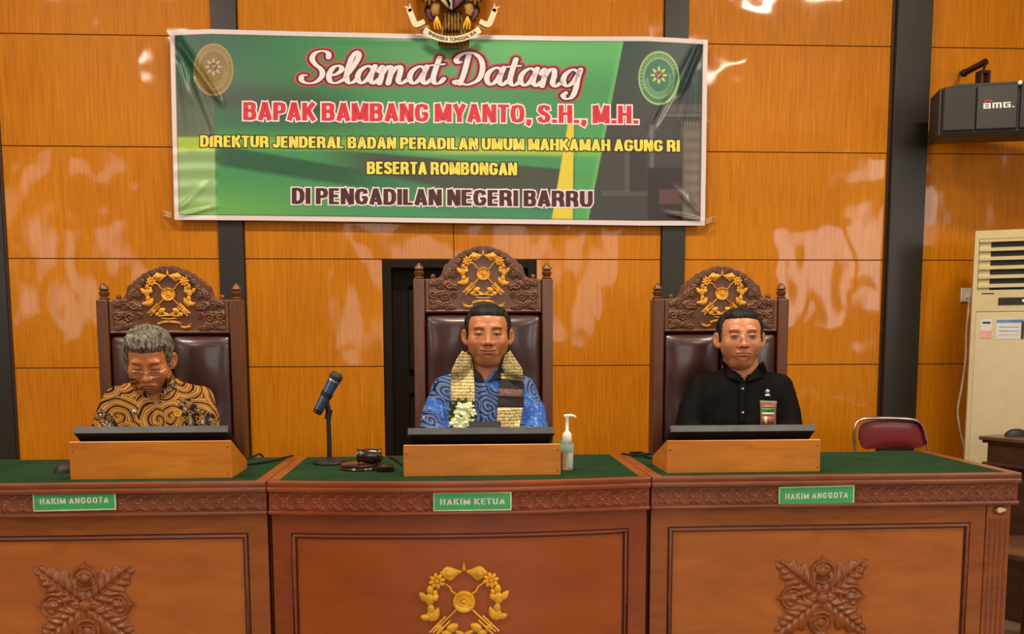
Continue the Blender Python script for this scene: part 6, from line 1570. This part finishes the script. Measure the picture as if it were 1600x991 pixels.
# --- left man, looking down
oL = dict(hairline=.062, open=.0004, eye_line=-.0035, smile=-.2, face_w=.97, hair=.012, top=.017, round=.004, ytemp=-.032, sfreq=42, samp=.6, brow=(60, 48, 40), lip=(150, 82, 66), bags=1)
rL, ML = person(227, 578, 3.74, oL, 'grey-haired man in brown batik with glasses, looking down at the left', .08, .46, SK2, scale=.97)
hv, hc_ = build_head(rL, ML, oL, SK2, M['hair_grey'])
X0 = W(247, 625, 3.90).x; zn = W(240, 596, 3.90).z
sh = dict(y=3.90, nb=zn, sw=.150, hb=.5, sz=zn-.073, torso=torso_secs(zn, .166), arm=.056, neck=(W(243, 620, 3.80).x, W(240, 636, 3.80).z, W(240, 594, 3.80).z, .05), fold=.012, seed=5)
elL = [((X0-.190, 3.84, zE+.01), (X0-.08, 3.58, ZT+.045)), ((X0+.190, 3.84, zE), (X0+.09, 3.58, ZT+.045))]
handsL = [((X0-.08, 3.58, ZT+.045), (.5, -.85, -.05), (0, 0, 1), 1, .35), ((X0+.09, 3.58, ZT+.045), (-.5, -.85, -.05), (0, 0, 1), -1, .35)]
soL, bvL, bbL = figure(rL, ML, hv, hc_, SK2, X0, sh, M['batik_brown'], handsL, elL)
drape('collar', [(206, 212, 592, 596), (205, 222, 600, 606), (209, 236, 610, 622)], [bvL, bbL], M['batik_brown'], rL, .010, .004, 8, 10, 3.80)
drape('collar', [(262, 268, 585, 583), (258, 272, 600, 594), (250, 268, 622, 612)], [bvL, bbL], M['batik_brown'], rL, .012, .004, 8, 10, 3.80)
drape('placket', [(238, 247, 640), (238, 247, 667)], [bvL], M['batik_brown'], rL, .004, .002, 3, 6)
tag(pin('chest_pin', 277.5, 645.5, [(.0155, 0), (.0155, -.002), (.012, -.003), (.011, -.002), (.004, -.002), (.003, -.004), (.0005, -.0045)], [bvL], M['gold'], rL, .003), 'round gold pin')
tag(pin('chest_pin', 210, 643.5, [(.009, 0), (.009, -.002), (.006, -.004), (.0005, -.0045)], [bvL], M['micsilver'], rL, .003), 'small silver pin')

# glasses
def glasses(root, Mh, rim, lens_y=-.098, w=.0235, h=.0155, zc=-.004, full=False):
    def T(p): return Mh @ Vector(p)
    fr = None
    for s_ in (-1, 1):
        pts = []
        for k in range(28):
            q = 2*PI*k/28; c_, s2 = math.cos(q), math.sin(q)
            pts.append((s_*.0325+math.copysign(abs(c_)**.7, c_)*w, lens_y+abs(math.copysign(abs(c_)**.7, c_)*w+.0325*1)*.10*0+.10*max(0, abs(s_*.0325+c_*w)-.03), zc+math.copysign(abs(s2)**.7, s2)*h))
        P = [T(p) for p in pts]
        if full: MB().tube(P+[P[0]], .0011, 6).build('rim', rim, root)
        else: MB().tube(P[15:28]+[P[0]], .0007, 6).build('rim', rim, root)
        Q_ = [T((p[0], p[1]+.0012, p[2])) for p in pts]; n = len(P)
        MB().add(P+Q_, [tuple(range(n)), tuple(range(2*n-1, n-1, -1))]+[(i, (i+1) % n, (i+1) % n+n, i+n) for i in range(n)]).build('lens', M['lens'], root)
        MB().tube([T((s_*(.0325+w), lens_y+.004, zc+.008)), T((s_*.068, lens_y+.022, zc+.010)), T((s_*.078, -.01, zc+.008)), T((s_*.078, .02, zc+.004))], .0014, 6).build('temple', rim, root)
    MB().tube([T((-.010, lens_y+.001, zc+.006)), T((0, lens_y-.003, zc+.008)), T((.010, lens_y+.001, zc+.006))], .0012, 6).build('bridge', rim, root)
def eyewear(owner, label, Mh, rim, **k):
    c = Mh @ Vector((0, -.1, 0)); t = thing('glasses', label, 'glasses', c); glasses(t, Mh, rim, **k); return t
eyewear(rR, 'rimless glasses worn by the man in the black shirt', MR, M['micsilver'])
eyewear(rL, 'thin metal glasses worn by the man looking down', ML, M['chrome'], full=True, h=.0135, zc=-.008, lens_y=-.100)
